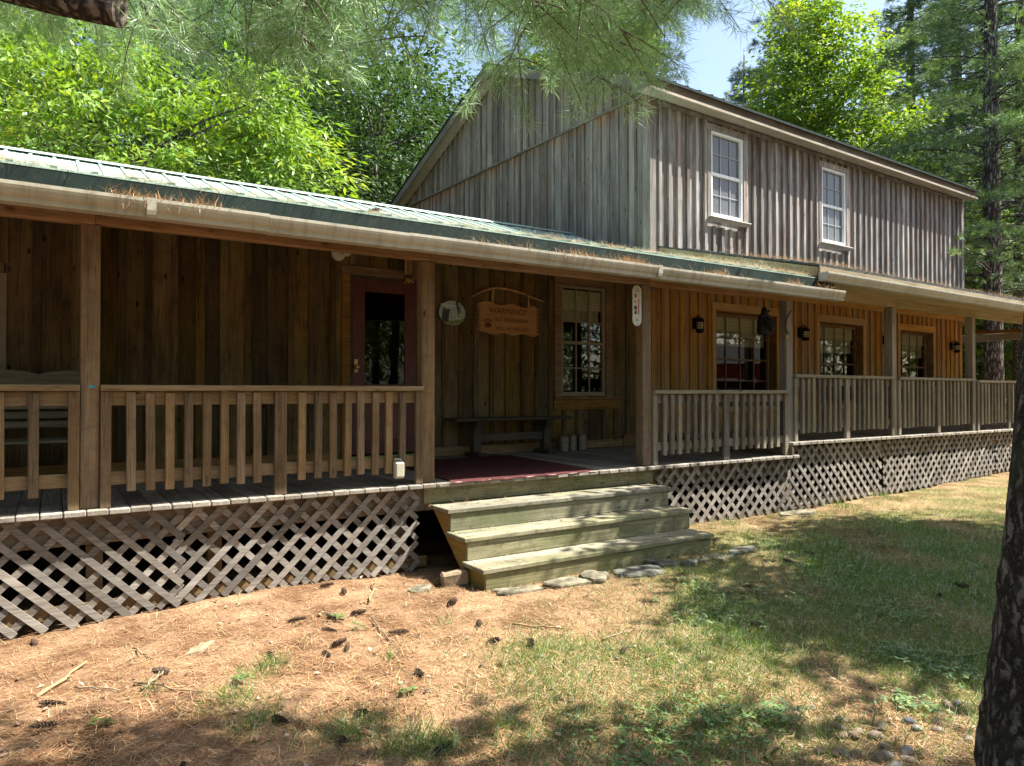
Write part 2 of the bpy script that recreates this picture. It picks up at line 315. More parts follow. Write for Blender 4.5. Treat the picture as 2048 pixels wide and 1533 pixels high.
class MB:
    def __init__(s): s.v = []; s.f = []; s.b = []; s.mi = []
    def add(s, verts, faces, bid=None, mi=0):
        n = len(s.v); bid = random.random() if bid is None else bid
        s.v.extend([tuple(p) for p in verts])
        for f in faces: s.f.append(tuple(i + n for i in f)); s.b.append(bid); s.mi.append(mi)
    def hexa(s, p, bid=None, mi=0):
        s.add(p, [(0, 3, 2, 1), (4, 5, 6, 7), (0, 1, 5, 4), (1, 2, 6, 5), (2, 3, 7, 6), (3, 0, 4, 7)], bid, mi)
    def box(s, x0, x1, y0, y1, z0, z1, c=0.0, bid=None, mi=0):
        s.obox(((x0 + x1) / 2, (y0 + y1) / 2, (z0 + z1) / 2), np.eye(3), ((x1 - x0) / 2, (y1 - y0) / 2, (z1 - z0) / 2), c, bid, mi)
    def obox(s, cen, A, h, c=0.0, bid=None, mi=0):
        cen = np.array(cen, float); A = np.array(A, float); h = np.abs(np.array(h, float))
        if c <= 0:
            P = [cen + A.T @ (np.array(q) * h) for q in ((-1, -1, -1), (1, -1, -1), (1, 1, -1), (-1, 1, -1), (-1, -1, 1), (1, -1, 1), (1, 1, 1), (-1, 1, 1))]
            return s.hexa(P, bid, mi)
        c = min(c, min(h) * 0.9)
        idx = {}; V = []
        S = [(a, b, d) for a in (-1, 1) for b in (-1, 1) for d in (-1, 1)]
        for sg in S:
            for k in range(3):
                q = np.array(sg, float) * (h - c); q[k] = sg[k] * h[k]
                idx[(sg, k)] = len(V); V.append(cen + A.T @ q)
        F = []
        for k in range(3):
            i, j = (k + 1) % 3, (k + 2) % 3
            for sg in (-1, 1):
                r = []
                for a, b in ((-1, -1), (1, -1), (1, 1), (-1, 1)):
                    q = [0, 0, 0]; q[k] = sg; q[i] = a; q[j] = b; r.append(idx[(tuple(q), k)])
                F.append(tuple(r) if sg > 0 else tuple(r[::-1]))
            for a in (-1, 1):
                for b in (-1, 1):
                    q0 = [0, 0, 0]; q1 = [0, 0, 0]; q0[k] = -1; q1[k] = 1
                    q0[i] = q1[i] = a; q0[j] = q1[j] = b
                    r = [idx[(tuple(q0), i)], idx[(tuple(q1), i)], idx[(tuple(q1), j)], idx[(tuple(q0), j)]]
                    F.append(tuple(r) if a * b > 0 else tuple(r[::-1]))
        for sg in S:
            r = [idx[(sg, 0)], idx[(sg, 1)], idx[(sg, 2)]]
            F.append(tuple(r) if sg[0] * sg[1] * sg[2] > 0 else tuple(r[::-1]))
        s.add(V, F, bid, mi)
    def beam(s, p0, p1, w, t, up=(0, 0, 1), c=0.0, bid=None, mi=0):
        p0 = np.array(p0, float); p1 = np.array(p1, float); d = p1 - p0; ln = np.linalg.norm(d); d /= ln
        u = np.array(up, float); sd = np.cross(d, u); sd /= np.linalg.norm(sd); u = np.cross(sd, d)
        s.obox((p0 + p1) / 2, np.array([d, sd, u]), (ln / 2, w / 2, t / 2), c, bid, mi)
    def tube(s, pts, rad, n=8, bid=None, mi=0, cap=True, wob=0.0):
        pts = [np.array(p, float) for p in pts]; bid = random.random() if bid is None else bid
        V = []; F = []; prev = None
        for i, p in enumerate(pts):
            d = pts[min(i + 1, len(pts) - 1)] - pts[max(i - 1, 0)]; d /= (np.linalg.norm(d) + 1e-9)
            if prev is None:
                a = np.array([0, 0, 1.0]) if abs(d[2]) < 0.9 else np.array([1.0, 0, 0])
                u = np.cross(d, a)
            else: u = prev - d * (prev @ d)
            u /= np.linalg.norm(u); prev = u; q = np.cross(d, u)
            for k in range(n):
                th = 2 * math.pi * k / n; rr = rad[i] * (1 + wob * (random.random() - 0.5))
                V.append(p + (u * math.cos(th) + q * math.sin(th)) * rr)
        for i in range(len(pts) - 1):
            for k in range(n):
                F.append((i * n + k, i * n + (k + 1) % n, (i + 1) * n + (k + 1) % n, (i + 1) * n + k))
        if cap: F.append(tuple(range(n))[::-1]); F.append(tuple((len(pts) - 1) * n + k for k in range(n)))
        s.add(V, F, bid, mi)
    def lathe(s, prof, n=20, cen=(0, 0, 0), bid=None, mi=0):
        V = []; F = []
        for r, z in prof:
            for k in range(n): th = 2 * math.pi * k / n; V.append((cen[0] + r * math.cos(th), cen[1] + r * math.sin(th), cen[2] + z))
        for i in range(len(prof) - 1):
            for k in range(n): F.append((i * n + k, i * n + (k + 1) % n, (i + 1) * n + (k + 1) % n, (i + 1) * n + k))
        F.append(tuple(range(n))[::-1]); F.append(tuple((len(prof) - 1) * n + k for k in range(n)))
        s.add(V, F, bid, mi)
    def prism(s, poly, axis, a0, a1, bid=None, mi=0):
        """polygon (u,v) extruded along axis from a0 to a1; axis y: (x,z), axis x: (y,z), axis z: (x,y)"""
        mk = {'y': lambda u, v, a: (u, a, v), 'x': lambda u, v, a: (a, u, v), 'z': lambda u, v, a: (u, v, a)}[axis]
        n = len(poly); V = [mk(u, v, a0) for u, v in poly] + [mk(u, v, a1) for u, v in poly]
        F = [tuple(range(n))[::-1], tuple(range(n, 2 * n))] + [(i, (i + 1) % n, n + (i + 1) % n, n + i) for i in range(n)]
        s.add(V, F, bid, mi)
    def mesh(s, name, fr=None):
        v = np.array(s.v, float)
        if fr is not None and len(v): v = v @ fr.m.T + fr.o
        me = bpy.data.meshes.new(name); me.from_pydata(v.tolist(), [], s.f)
        at = me.attributes.new('bid', 'FLOAT', 'FACE'); at.data.foreach_set('value', s.b)
        if any(s.mi): me.polygons.foreach_set('material_index', s.mi)
        me.update(); return me
    def build(s, name, mat, parent=None, fr=None, smooth=False, loc=None, rot=None, fix=False):
        me = s.mesh(name, fr)
        if fix:
            import bmesh
            b = bmesh.new(); b.from_mesh(me); bmesh.ops.recalc_face_normals(b, faces=b.faces); b.to_mesh(me); b.free()
        if smooth: me.polygons.foreach_set('use_smooth', [True] * len(me.polygons))
        return new_obj(name, me, mat, parent, loc, rot)

def panel(mb, d, n0, n1, u0, u1, z0, za, zb, bid=None):
    """a board: d 'X' = runs along x, faces -y; d 'Y' = runs along y, faces -x. n0 outer, n1 inner face"""
    P = [(u0, n0, z0), (u1, n0, z0), (u1, n1, z0), (u0, n1, z0), (u0, n0, za), (u1, n0, zb), (u1, n1, zb), (u0, n1, za)]
    if d == 'Y': P = [(n, u, z) for u, n, z in P]
    mb.hexa(P, bid)
def boards(mb, d, n0, n1, u0, u1, z0, top, pitch, width, openings=(), jit=0.0, first=0.0, splits=()):
    u = u0 + first; nn = 1 if n1 > n0 else -1
    while u < u1 - 1e-6:
        a, b = u, min(u + width, u1)
        if jit: a += random.uniform(-jit, jit); b += random.uniform(-jit, jit); b = min(b, u1)
        dn = random.uniform(0, 0.003) * nn if jit or width < pitch * 0.8 else random.uniform(0, 0.004) * nn
        bid = random.random()
        cuts = sorted({a, b} | {e for o in openings for e in o[:2] if a < e < b} | {e for e in splits if a < e < b})
        for ca, cb in zip(cuts[:-1], cuts[1:]):
            if cb - ca < 0.004: continue
            mid = (ca + cb) / 2; segs = [(z0, None)]
            for o in sorted((o for o in openings if o[0] < mid < o[1]), key=lambda o: o[2]):
                lo, _ = segs.pop(); segs.append((lo, o[2])); segs.append((o[3], None))
            for lo, hi in segs:
                ta, tb = (top(ca), top(cb)) if hi is None else (hi, hi)
                if min(ta, tb) - lo > 0.01: panel(mb, d, n0 + dn, n1, ca, cb, lo, ta, tb, bid)
        u += pitch

def ground_z(x, y):
    xs = [-12, -3, 0, 1.9, 3.2, 5, 7, 8.8, 11.5, 16, 24, 60]
    zs = [-1.0, -.93, -.865, -.80, -.82, -.80, -.755, -.78, -.76, -.68, -.6, -.3]
    b = np.interp(x, xs, zs)
    near = np.clip((6.5 - y) / 6.0, 0, 1)
    b = b * (1 - 0.6 * near) + (-0.82) * 0.6 * near
    return b + 0.018 * np.sin(x * 2.1 + y * 1.3) * np.cos(y * 1.7 - x * .6) + 0.010 * np.sin(x * 5.3 + 1) * np.sin(y * 4.7) + 0.35 * np.clip((np.hypot(x, y) - 40) / 60, 0, 1)

# ================================================================== THE HOUSE
house = thing('timber_house', 'weathered board and batten timber house with a long railed front porch', 'house', (4, 9, -0.8))
def hp(mb, name, mat, fr=W0, parent=None, **k):
    o = mb.build(name, mat, parent or house, fr, **k)
    if parent is None: o.matrix_parent_inverse = Matrix.Translation((-4, -9, 0.8))
    return o

# ---- main house: roof line
RS = 0.407; YR = MY + 4.365
EZ = 5.83; EY = MY - 0.28
def roof_top(y): return EZ + RS * (min(y, 2 * YR - y) - EY)
def wall_top(y): return roof_top(y) - 0.135
RX0, RX1 = 7.98, 19.36
# upper front windows
UW = [(9.80, 10.67, 3.92, 5.40), (13.13, 14.00, 3.87, 5.37)]
LW = [(9.96, 11.66, 0.62, 2.26), (13.09, 14.66, 0.62, 2.24), (16.22, 17.72, 0.62, 2.23)]
op_up = [(a - .02, b + .02, c - .02, d + .02) for a, b, c, d in UW]
op_lo = [(a - .02, b + .02, c - .02, d + .02) for a, b, c, d in LW]
mb = MB(); boards(mb, 'X', MY, MY + .022, MX0, MX1, 2.72, lambda u: 5.66, 0.222, 0.220, op_up)
boards(mb, 'X', MY - .046, MY - .001, MX0 + .19, MX1 - .1, 2.74, lambda u: 5.645, 0.222, 0.062, [(a - .1, b + .1, c - .18, d + .1) for a, b, c, d in UW], jit=.006)
mb.box(MX0 - .03, MX0 + .11, MY - .048, MY - .002, 2.5, 5.65, c=.004); mb.box(MX1 - .1, MX1 + .03, MY - .048, MY - .002, 2.5, 5.65, c=.004)
mb.box(MX0 + .12, MX1 - .11, MY - .060, MY - .0495, 5.54, 5.61)
hp(mb, 'upper_front_wall', M['front'])
mb = MB(); boards(mb, 'X', MY, MY + .022, MX0, MX1, 0.0, lambda u: 2.715, 0.228, 0.226, op_lo)
boards(mb, 'X', MY - .026, MY - .001, MX0 + .02, MX1, 0.02, lambda u: 2.60, 0.228, 0.085, [(a - .13, b + .13, c - .13, d + .17) for a, b, c, d in LW], jit=.006)
hp(mb, 'lower_front_wall', M['amber'])
mb = MB(); mb.box(MX0 + .3, MX1, MY - .05, MY - .028, 2.60, 2.705, c=.004); mb.box(MX0 + .3, MX1, MY - .075, MY - .052, 2.66, 2.75, c=.004)
hp(mb, 'wall_head_trim', M['ambertrim'])
# gable end, two tiers split by the belt strip
mb = MB(); boards(mb, 'Y', MX0, MX0 + .022, MY + .022, MYB, 2.3, lambda u: 5.70, 0.222, 0.220)
boards(mb, 'Y', MX0 - .030, MX0 - .001, MY + .26, MYB - .1, 2.3, lambda u: 5.685, 0.222, 0.055, jit=.006)
boards(mb, 'Y', MX0 - .012, MX0 + .010, MY + .03, MYB, 5.715, wall_top, 0.222, 0.220, splits=(YR,))
boards(mb, 'Y', MX0 - .040, MX0 - .013, MY + .18, MYB - .1, 5.735, wall_top, 0.222, 0.055, splits=(YR,), jit=.006)
mb.box(MX0 - .034, MX0 - .002, MY - .001, MY + .115, 2.4, 5.69, c=.004)
hp(mb, 'gable_wall', M['gable'])
mb = MB(); mb.box(MX0 - .058, MX0 - .014, MY + .0, MYB, 5.692, 5.732, c=.005)
hp(mb, 'belt_strip', M['rake'])
mb = MB(); boards(mb, 'Y', MX1 - .022, MX1, MY + .022, MYB - .02, 0, lambda u: wall_top(u), 0.222, 0.220, splits=(YR,))
boards(mb, 'Y', MX1 + .001, MX1 + .028, MY + .02, MYB - .02, 0, lambda u: wall_top(u), 0.222, 0.06, splits=(YR,))
boards(mb, 'X', MYB - .02, MYB, MX0, MX1, -.5, lambda u: 5.66, 0.222, 0.220)
hp(mb, 'rear_wall', M['gable'])
# roof
mb = MB()
for sgn in (1, -1):
    ys = [EY - .075, YR + .001] if sgn > 0 else [2 * YR - EY + .04, YR - .001]
    for z0, z1, x0, x1 in ((-.03, .012, RX0 - .02, RX1 + .02),):
        za, zb = roof_top(ys[0]), roof_top(YR)
        P = [(x0, ys[0], za + z0), (x1, ys[0], za + z0), (x1, ys[1], zb + z0), (x0, ys[1], zb + z0), (x0, ys[0], za + z1), (x1, ys[0], za + z1), (x1, ys[1], zb + z1), (x0, ys[1], zb + z1)]
        mb.hexa(P)
x = RX0
while x < RX1:
    mb.beam((x, EY - .07, roof_top(EY - .07) + .02), (x, YR, roof_top(YR) + .02), .035, .02); x += .3
mb.box(RX0 - .02, RX1 + .02, YR - .12, YR + .12, roof_top(YR) - .012, roof_top(YR) + .04)
hp(mb, 'main_roof', M['greenmetal'], fix=True)
mb = MB()
x = RX0
for ln, dz in ((2.2, 0), (2.6, .006), (1.7, -.004), (2.4, .004), (2.6, 0)):
    x1 = min(x + ln, RX1); mb.box(x, x1 - .003, EY, EY + .022, 5.645 + dz, 5.80, c=.004); x = x1
hp(mb, 'eave_fascia', M['eave'])
mb = MB()
mb.box(RX0 + .03, RX1, EY - .060, EY + .14, 5.596, 5.641, c=.004); mb.box(RX0 + .03, RX1, EY + .142, MY - .062, 5.628, 5.645)
hp(mb, 'eave_soffit', M['soffit'])
# eave box end and rake boards
mb = MB(); e0 = EY + .001
mb.prism([(e0 - .004, 5.632), (MY + .03, 5.632), (MY + .03, roof_top(MY) - .04), (e0 - .004, roof_top(e0) - .04)], 'x', RX0, RX0 + .022)
for sgn in (1, -1):
    y0, y1 = (MY + .033, YR) if sgn > 0 else (2 * YR - MY + .25, YR)
    n = 3
    for k in range(n):
        ya, yb = y0 + (y1 - y0) * k / n, y0 + (y1 - y0) * (k + 1) / n - .004 * sgn
        mb.prism([(ya, roof_top(ya) - .21), (yb, roof_top(yb) - .21), (yb, roof_top(yb) - .033), (ya, roof_top(ya) - .033)], 'x', RX0 + .002, RX0 + .024)
hp(mb, 'rake_board', M['rake'], fix=True)
mb = MB()
for sgn in (1, -1):
    y0, y1 = (MY + .06, YR - .002) if sgn > 0 else (2 * YR - MY + .25, YR + .002)
    for k, (xa, xb) in enumerate(((RX0 + .026, RX0 + .17), (RX0 + .174, MX0 - .045))):
        mb.prism([(y0, roof_top(y0) - .155), (y1, roof_top(y1) - .155), (y1, roof_top(y1) - .138), (y0, roof_top(y0) - .138)], 'x', xa, xb)
hp(mb, 'rake_soffit', M['soffit'], fix=True)

# ---- windows of the main house
def add_parts(root, parts):
    for name, m, mat in parts: m.build(name, mat, root)
def upper_window(x0, x1, z0, z1):
    fy = MY - .02
    f = MB()                                                            # white vinyl frame
    w_ = .045
    f.box(x0, x0 + w_, fy - .02, fy + .06, z0, z1, c=.004); f.box(x1 - w_, x1, fy - .02, fy + .06, z0, z1, c=.004)
    f.box(x0 + w_, x1 - w_, fy - .02, fy + .06, z1 - w_, z1, c=.004); f.box(x0 + w_, x1 - w_, fy - .02, fy + .06, z0, z0 + .05, c=.004)
    zm = (z0 + z1) / 2
    f.box(x0 + w_, x1 - w_, fy + .005, fy + .05, zm - .025, zm + .03, c=.003)
    win = f.build('upper_window', M['whitevinyl'], house); win.matrix_parent_inverse = Matrix.Translation((-4, -9, .8))
    s = MB(); a, b = x0 + w_, x1 - w_
    for lo, hi in ((z0 + .05, zm - .025), (zm + .03, z1 - w_)):
        for k in (1, 2): xx = a + (b - a) * k / 3; s.box(xx - .007, xx + .007, fy + .024, fy + .034, lo, hi)
        zz = (lo + hi) / 2; s.box(a, b, fy + .0255, fy + .0325, zz - .007, zz + .007)
    s.build('grille', M['grid'], win)
    g = MB(); g.add([(a, fy + .04, z0 + .05), (b, fy + .04, z0 + .05), (b, fy + .04, z1 - w_), (a, fy + .04, z1 - w_)], [(0, 1, 2, 3)])
    g.build('screened_pane', M['screenpane'], win)
    t = MB(); tw = .105; ty0, ty1 = MY - .056, MY - .002
    t.box(x0 - tw, x0 - .001, ty0, ty1, z0 - .05, z1 + .001, c=.004); t.box(x1 + .001, x1 + tw, ty0, ty1, z0 - .05, z1 + .001, c=.004)
    t.box(x0 - tw, x1 + tw, ty0 - .003, ty1, z1 + .003, z1 + .11, c=.004)
    t.build('trim', M['front'], win)
    s = MB(); A = Matrix.Rotation(R(-28), 3, 'X')
    s.obox(((x0 + x1) / 2, MY - .080, z0 - .065), np.array(A).T, ((x1 - x0) / 2 + tw + .02, .055, .010), c=.003)
    s.build('sill', M['palesill'], win)
def screenpane():
    m, t, out = nodes_mat('screen_over_glass'); L = t.links.new
    d = N(t, 'ShaderNodeBsdfDiffuse'); d.inputs[0].default_value = (.22, .23, .235, 1)
    tr = N(t, 'ShaderNodeBsdfDiffuse'); tr.inputs[0].default_value = (.03, .035, .04, 1)
    a = N(t, 'ShaderNodeMixShader'); a.inputs[0].default_value = .5; L(d.outputs[0], a.inputs[1]); L(tr.outputs[0], a.inputs[2])
    g = N(t, 'ShaderNodeBsdfGlossy', i_Roughness=.03); g.inputs[0].default_value = (.8, .8, .8, 1)
    fr = N(t, 'ShaderNodeFresnel', i_IOR=1.45)
    b = N(t, 'ShaderNodeMixShader'); L(fr.outputs[0], b.inputs[0]); L(a.outputs[0], b.inputs[1]); L(g.outputs[0], b.inputs[2]); L(b.outputs[0], out.inputs[0])
    return m
M['screenpane'] = screenpane()
for u in UW: upper_window(*u)

def lower_window(x0, x1, z0, z1, cols=4, rows=4):
    gy = MY + .16                                                        # glass set back in a deep reveal
    f = MB(); w_ = .05
    f.box(x0, x0 + w_, gy - .03, gy + .03, z0, z1, c=.003); f.box(x1 - w_, x1, gy - .03, gy + .03, z0, z1, c=.003)
    f.box(x0 + w_, x1 - w_, gy - .03, gy + .03, z1 - .05, z1, c=.003); f.box(x0 + w_, x1 - w_, gy - .03, gy + .03, z0, z0 + .06, c=.003)
    win = f.build('porch_window', M['darktrim'], house); win.matrix_parent_inverse = Matrix.Translation((-4, -9, .8))
    a, b, lo, hi = x0 + w_, x1 - w_, z0 + .06, z1 - .05
    s = MB()
    for k in range(1, cols): xx = a + (b - a) * k / cols; s.box(xx - .012, xx + .012, gy - .018, gy - .004, lo, hi)
    for k in range(1, rows): zz = lo + (hi - lo) * k / rows; hh = .018 if k == rows // 2 else .009; s.box(a, b, gy - .016 - (hh > .01) * .006, gy - .006, zz - hh, zz + hh)
    s.build('muntins', M['bmuntin'], win)
    g = MB(); g.add([(a, gy, lo), (b, gy, lo), (b, gy, hi), (a, gy, hi)], [(0, 1, 2, 3)]); g.build('pane', M['glass'], win)
    j = MB()
    j.box(x0 - .018, x0 - .001, MY - .02, gy + .03, z0, z1); j.box(x1 + .001, x1 + .018, MY - .02, gy + .03, z0, z1)
    j.box(x0 - .018, x1 + .018, MY - .02, gy + .03, z1 + .001, z1 + .02); j.box(x0 - .018, x1 + .018, MY - .05, gy + .03, z0 - .02, z0 - .001)
    j.build('reveal', M['darktrim'], win)
    t = MB(); t.box(x0 - .115, x0 - .02, MY - .03, MY - .002, z0 - .1, z1 + .021, c=.004); t.box(x1 + .02, x1 + .115, MY - .03, MY - .002, z0 - .1, z1 + .021, c=.004)
    t.box(x0 - .13, x1 + .13, MY - .034, MY - .002, z1 + .024, z1 + .165, c=.005); t.box(x0 - .13, x1 + .13, MY - .034, MY - .002, z0 - .12, z0 - .022, c=.005)
    t.build('trim', M['ambertrim'], win)
    bl = MB(); n = 8
    for k in range(n): bl.box(a + .01, b - .01, gy + .02 + (k % 2) * .012, gy + .032 + (k % 2) * .012, hi - .03 * (k + 1) + .002, hi - .03 * k)
    bl.build('blind', M['blind'], win)
    cu = MB(); nf = 46
    for k in range(nf):
        xa, xb = a + (b - a) * k / nf, a + (b - a) * (k + 1) / nf; ya = gy + .06 + .02 * math.sin(k * 1.1); yb = gy + .06 + .02 * math.sin((k + 1) * 1.1)
        cu.add([(xa, ya, hi - .52), (xb, yb, hi - .52), (xb, yb, hi - .22), (xa, ya, hi - .22)], [(0, 1, 2, 3)], bid=.5)
    cu.build('valance', M['curtain'], win)
for u in LW: lower_window(*u)
# room behind the porch windows
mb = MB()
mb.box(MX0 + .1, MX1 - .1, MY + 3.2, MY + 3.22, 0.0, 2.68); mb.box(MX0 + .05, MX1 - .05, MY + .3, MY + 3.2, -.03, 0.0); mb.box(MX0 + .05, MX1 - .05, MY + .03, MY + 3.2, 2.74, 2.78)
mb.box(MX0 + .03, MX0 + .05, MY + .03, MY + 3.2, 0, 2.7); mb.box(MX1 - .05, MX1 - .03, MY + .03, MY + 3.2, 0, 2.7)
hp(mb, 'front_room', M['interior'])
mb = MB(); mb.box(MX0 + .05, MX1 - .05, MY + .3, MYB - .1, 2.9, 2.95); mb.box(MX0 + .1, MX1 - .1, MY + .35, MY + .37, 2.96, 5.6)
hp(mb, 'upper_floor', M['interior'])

# ---- low wing
WX0 = -5.0
WYW = 2.45
door = (3.27, 4.20, 0.03, 2.31); wwin = (6.53, 7.38, 0.80, 2.46); lwin = (-1.15, -0.20, 1.05, 2.02)
opw = [door, wwin, lwin]
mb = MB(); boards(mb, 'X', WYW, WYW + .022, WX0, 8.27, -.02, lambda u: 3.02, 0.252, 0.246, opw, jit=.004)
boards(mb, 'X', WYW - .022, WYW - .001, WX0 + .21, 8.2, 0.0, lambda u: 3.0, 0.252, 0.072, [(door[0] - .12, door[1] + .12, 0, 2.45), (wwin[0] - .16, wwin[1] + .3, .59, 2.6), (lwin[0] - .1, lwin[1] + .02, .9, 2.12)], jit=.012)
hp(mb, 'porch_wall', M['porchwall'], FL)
mb = MB(); mb.box(4.34, 8.26, WYW - .045, WYW - .024, 0.004, 0.13, c=.006); mb.box(WX0, 3.1, WYW - .045, WYW - .024, .004, .13, c=.006)
mb.box(7.72, 8.2, WYW - .06, WYW - .046, .004, .19, c=.006)
hp(mb, 'skirting', M['darktrim'], FL)
# roofs of the wing
PZ0, PY0 = 2.355, -.42; BRZ, BRY = 3.05, 2.45; RGZ, RGY = 3.77, 4.41
mb = MB()
def slab(mb, x0, x1, ya, za, yb, zb, t0=-.012, t1=0.0):
    mb.hexa([(x0, ya, za + t0), (x1, ya, za + t0), (x1, yb, zb + t0), (x0, yb, zb + t0), (x0, ya, za + t1), (x1, ya, za + t1), (x1, yb, zb + t1), (x0, yb, zb + t1)])
slab(mb, WX0 - .2, 8.95, PY0, PZ0, BRY, BRZ); slab(mb, WX0 - .2, 8.29, BRY + .002, BRZ + .001, RGY, RGZ); slab(mb, WX0 - .2, 8.29, 2 * RGY - BRY + .5, BRZ - .18, RGY + .001, RGZ)
x = WX0 - .1
while x < 8.28:
    d = np.array([0, RGY - BRY, RGZ - BRZ]); d /= np.linalg.norm(d); up = (0, -d[2], d[1])
    mb.beam((x, BRY + .02, BRZ + .012), (x, RGY, RGZ + .008), .034, .022, up=up)
    mb.beam((x, PY0 + .002, PZ0 + .006), (x, BRY - .01, BRZ + .006), .034, .020, up=(0, -.23, .97))
    for q in (.08, .16): mb.beam((x + q, BRY + .02, BRZ + .003), (x + q, RGY, RGZ + .001), .012, .010, up=up)
    x += .24
hp(mb, 'wing_roof', M['roofmetal'], FL)
mb = MB(); mb.prism([(RGY - .17, RGZ - .03), (RGY - .165, RGZ - .02), (RGY, RGZ + .045), (RGY + .165, RGZ - .02), (RGY + .17, RGZ - .03), (RGY, RGZ + .03)], 'x', WX0 - .22, 8.27)
hp(mb, 'ridge_cap', M['roofmetal'], FL, fix=True)
mb = MB(); mb.box(WX0 - .2, 8.94, PY0 + .002, PY0 + .02, 2.15, PZ0 - .014)
mb.beam((8.935, PY0 + .022, PZ0 - .07), (8.935, BRY - .03, BRZ - .07), .02, .11)
hp(mb, 'green_fascia', M['greenmetal'], FL)
def gutter_prof(yb, yf, zb, zt):
    h = zt - zb
    return [(yb, zt), (yb, zb), (yf + .035, zb), (yf + .032, zb + h * .28), (yf + .014, zb + h * .42), (yf + .005, zb + h * .66), (yf, zb + h * .82), (yf, zt), (yf + .014, zt), (yf + .014, zb + h * .80), (yf + .046, zb + h * .3), (yf + .046, zb + .006), (yb + .006, zb + .006), (yb + .006, zt)]
mb = MB(); gp = gutter_prof(PY0 - .002, -.56, 2.073, 2.20); xb = WX0 - .2
for k, x1 in enumerate((-3.4, -1.9, -.4, .75, 1.55, 2.7, 3.9, 4.75, 5.6, 6.9, 7.8, 8.97)):
    dz = random.uniform(-.006, .006); mb.prism([(u, v + dz) for u, v in gp], 'x', xb, x1); xb = x1 - .001
    if k in (3, 8): mb.prism([(-.562, 2.12 + dz), (-.556, 2.09 + dz), (-.53, 2.069 + dz), (-.50, 2.069 + dz), (-.50, 2.075 + dz), (-.525, 2.076 + dz), (-.548, 2.10 + dz), (-.5615, 2.19 + dz), (-.565, 2.205 + dz)], 'x', x1 - .03, x1 + .03)
mb.prism([(PY0 - .002, 2.19), (PY0 - .002, 2.074), (-.524, 2.074), (-.555, 2.19)], 'x', 8.9705, 8.974)
hp(mb, 'gutter', M['gutter'], FL, fix=True)
# porch ceiling, beam, rafters
mb = MB(); slab(mb, WX0 - .18, 8.9, PY0 + .03, PZ0 - .02, BRY - .02, BRZ - .02, -.03, -.014)
hp(mb, 'porch_ceiling', M['darktrim'], FL)
mb = MB(); xb = WX0
for x1 in (-2.3, .44, 3.2, 6.03, 8.75): mb.box(xb, x1 - .002, .06, .16, 2.115 + random.uniform(-.006, .004), 2.31, c=.005); xb = x1
mb.box(WX0, 8.9, PY0 + .024, PY0 + .05, 2.125, 2.20, c=.004)
hp(mb, 'porch_beam', M['beam'], FL)
mb = MB(); x = WX0 + .3
while x < 8.8: mb.beam((x, PY0 + .06, PZ0 - .12), (x, BRY - .03, BRZ - .12), .045, .12); x += .61
hp(mb, 'rafters', M['darktrim'], FL)
# posts
for k, (xa, xb2) in enumerate(((-2.45, -2.33), (.352, .478), (3.118, 3.256), (5.945, 6.085), (8.605, 8.745))):
    mb = MB(); mb.box(xa, xb2, .085, .205, .001, 2.112 if k < 4 else 2.113, c=.006)
    hp(mb, 'porch_post', M['post'] if k < 3 else M['gpost'] if k == 4 else M['post'], FL)
# deck
mb = MB(); x = WX0
while x < 8.74:
    w_ = .142; mb.box(x, min(x + w_ - random.uniform(.003, .009), 8.76), random.uniform(-.008, .006), 2.43, -.042, random.uniform(-.004, .0), c=.006); x += w_
hp(mb, 'porch_deck', M['deck'], FL)
mb = MB()
for a, b in ((WX0, .9), (.904, 3.19), (3.194, 6.1), (6.104, 8.74)): mb.box(a, b, .135, .175, -.27, -.045, c=.004)
for a, b in ((WX0, .2), (.204, 3.2), (6.1, 8.74)): mb.box(a, b, .14, .17, -.80, -.70, c=.004)
x = WX0 + .3
while x < 8.7: mb.box(x, x + .04, .18, 2.42, -.24, -.046); x += .41
for x in (-2.4, .40, 1.25, 2.9, 6.2, 8.6): mb.box(x, x + .11, .18, .29, -1.0, -.275, c=.004)
hp(mb, 'rim_joist', M['joist'], FL)
mb = MB(); mb.box(3.15, 6.12, .10, .134, -.205, -.046, c=.004)
hp(mb, 'step_backboard', M['riser'], FL)
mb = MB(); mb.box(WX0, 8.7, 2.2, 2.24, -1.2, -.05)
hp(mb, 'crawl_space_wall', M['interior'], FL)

def lattice(fr, x0, x1, zb, zt, y, flip, name='lattice_panel', pitch=.184, w_=.050, skip=0.0, mat=None, ml=.02, mr=.02):
    """two crossing layers of slats clipped to the panel; zb(x) follows the ground"""
    mb = MB()
    for lay in (0, 1):
        sg = 1 if (lay == 0) != flip else -1                             # front layer rises to the right unless flipped
        yy = y + lay * .0085
        H = zt + 1.1; c = x0 - H - 1
        while c < x1 + H + 1:
            # line x = c + sg*(z - (-1))
            def X(z): return c + sg * (z + 1.0)
            pts = []
            for k in range(0, 41):
                z = -1.0 + (zt + 1.0) * k / 40; xx = X(z)
                if x0 + ml <= xx <= x1 - mr and z >= zb(xx): pts.append((xx, z))
            c += pitch * random.uniform(.97, 1.03)
            if len(pts) < 2: continue
            (xa, za), (xb, zb_) = pts[0], pts[-1]
            if math.hypot(xb - xa, zb_ - za) < .05: continue
            r = random.random()
            if r < skip: continue
            mb.beam((xa, yy, za), (xb, yy, zb_), .007, w_ * random.uniform(.93, 1.05), up=(0, -.0, 1) if abs(sg) else None)
    return hp(mb, name, mat or M['lattice'], fr)
gz = lambda fr: (lambda x: float(ground_z(*fr.w((x, .09, 0))[:2])) + .0)
lattice(FL, WX0, 1.06, gz(FL), -.05, .092, True, mr=0)
lattice(FL, .99, 3.12, gz(FL), -.05, .0965, False, ml=0)
lattice(FL, 6.14, 8.72, gz(FL), -.05, .095, False)
lattice(FR, .0, 2.45, gz(FR), .12, .095, True)
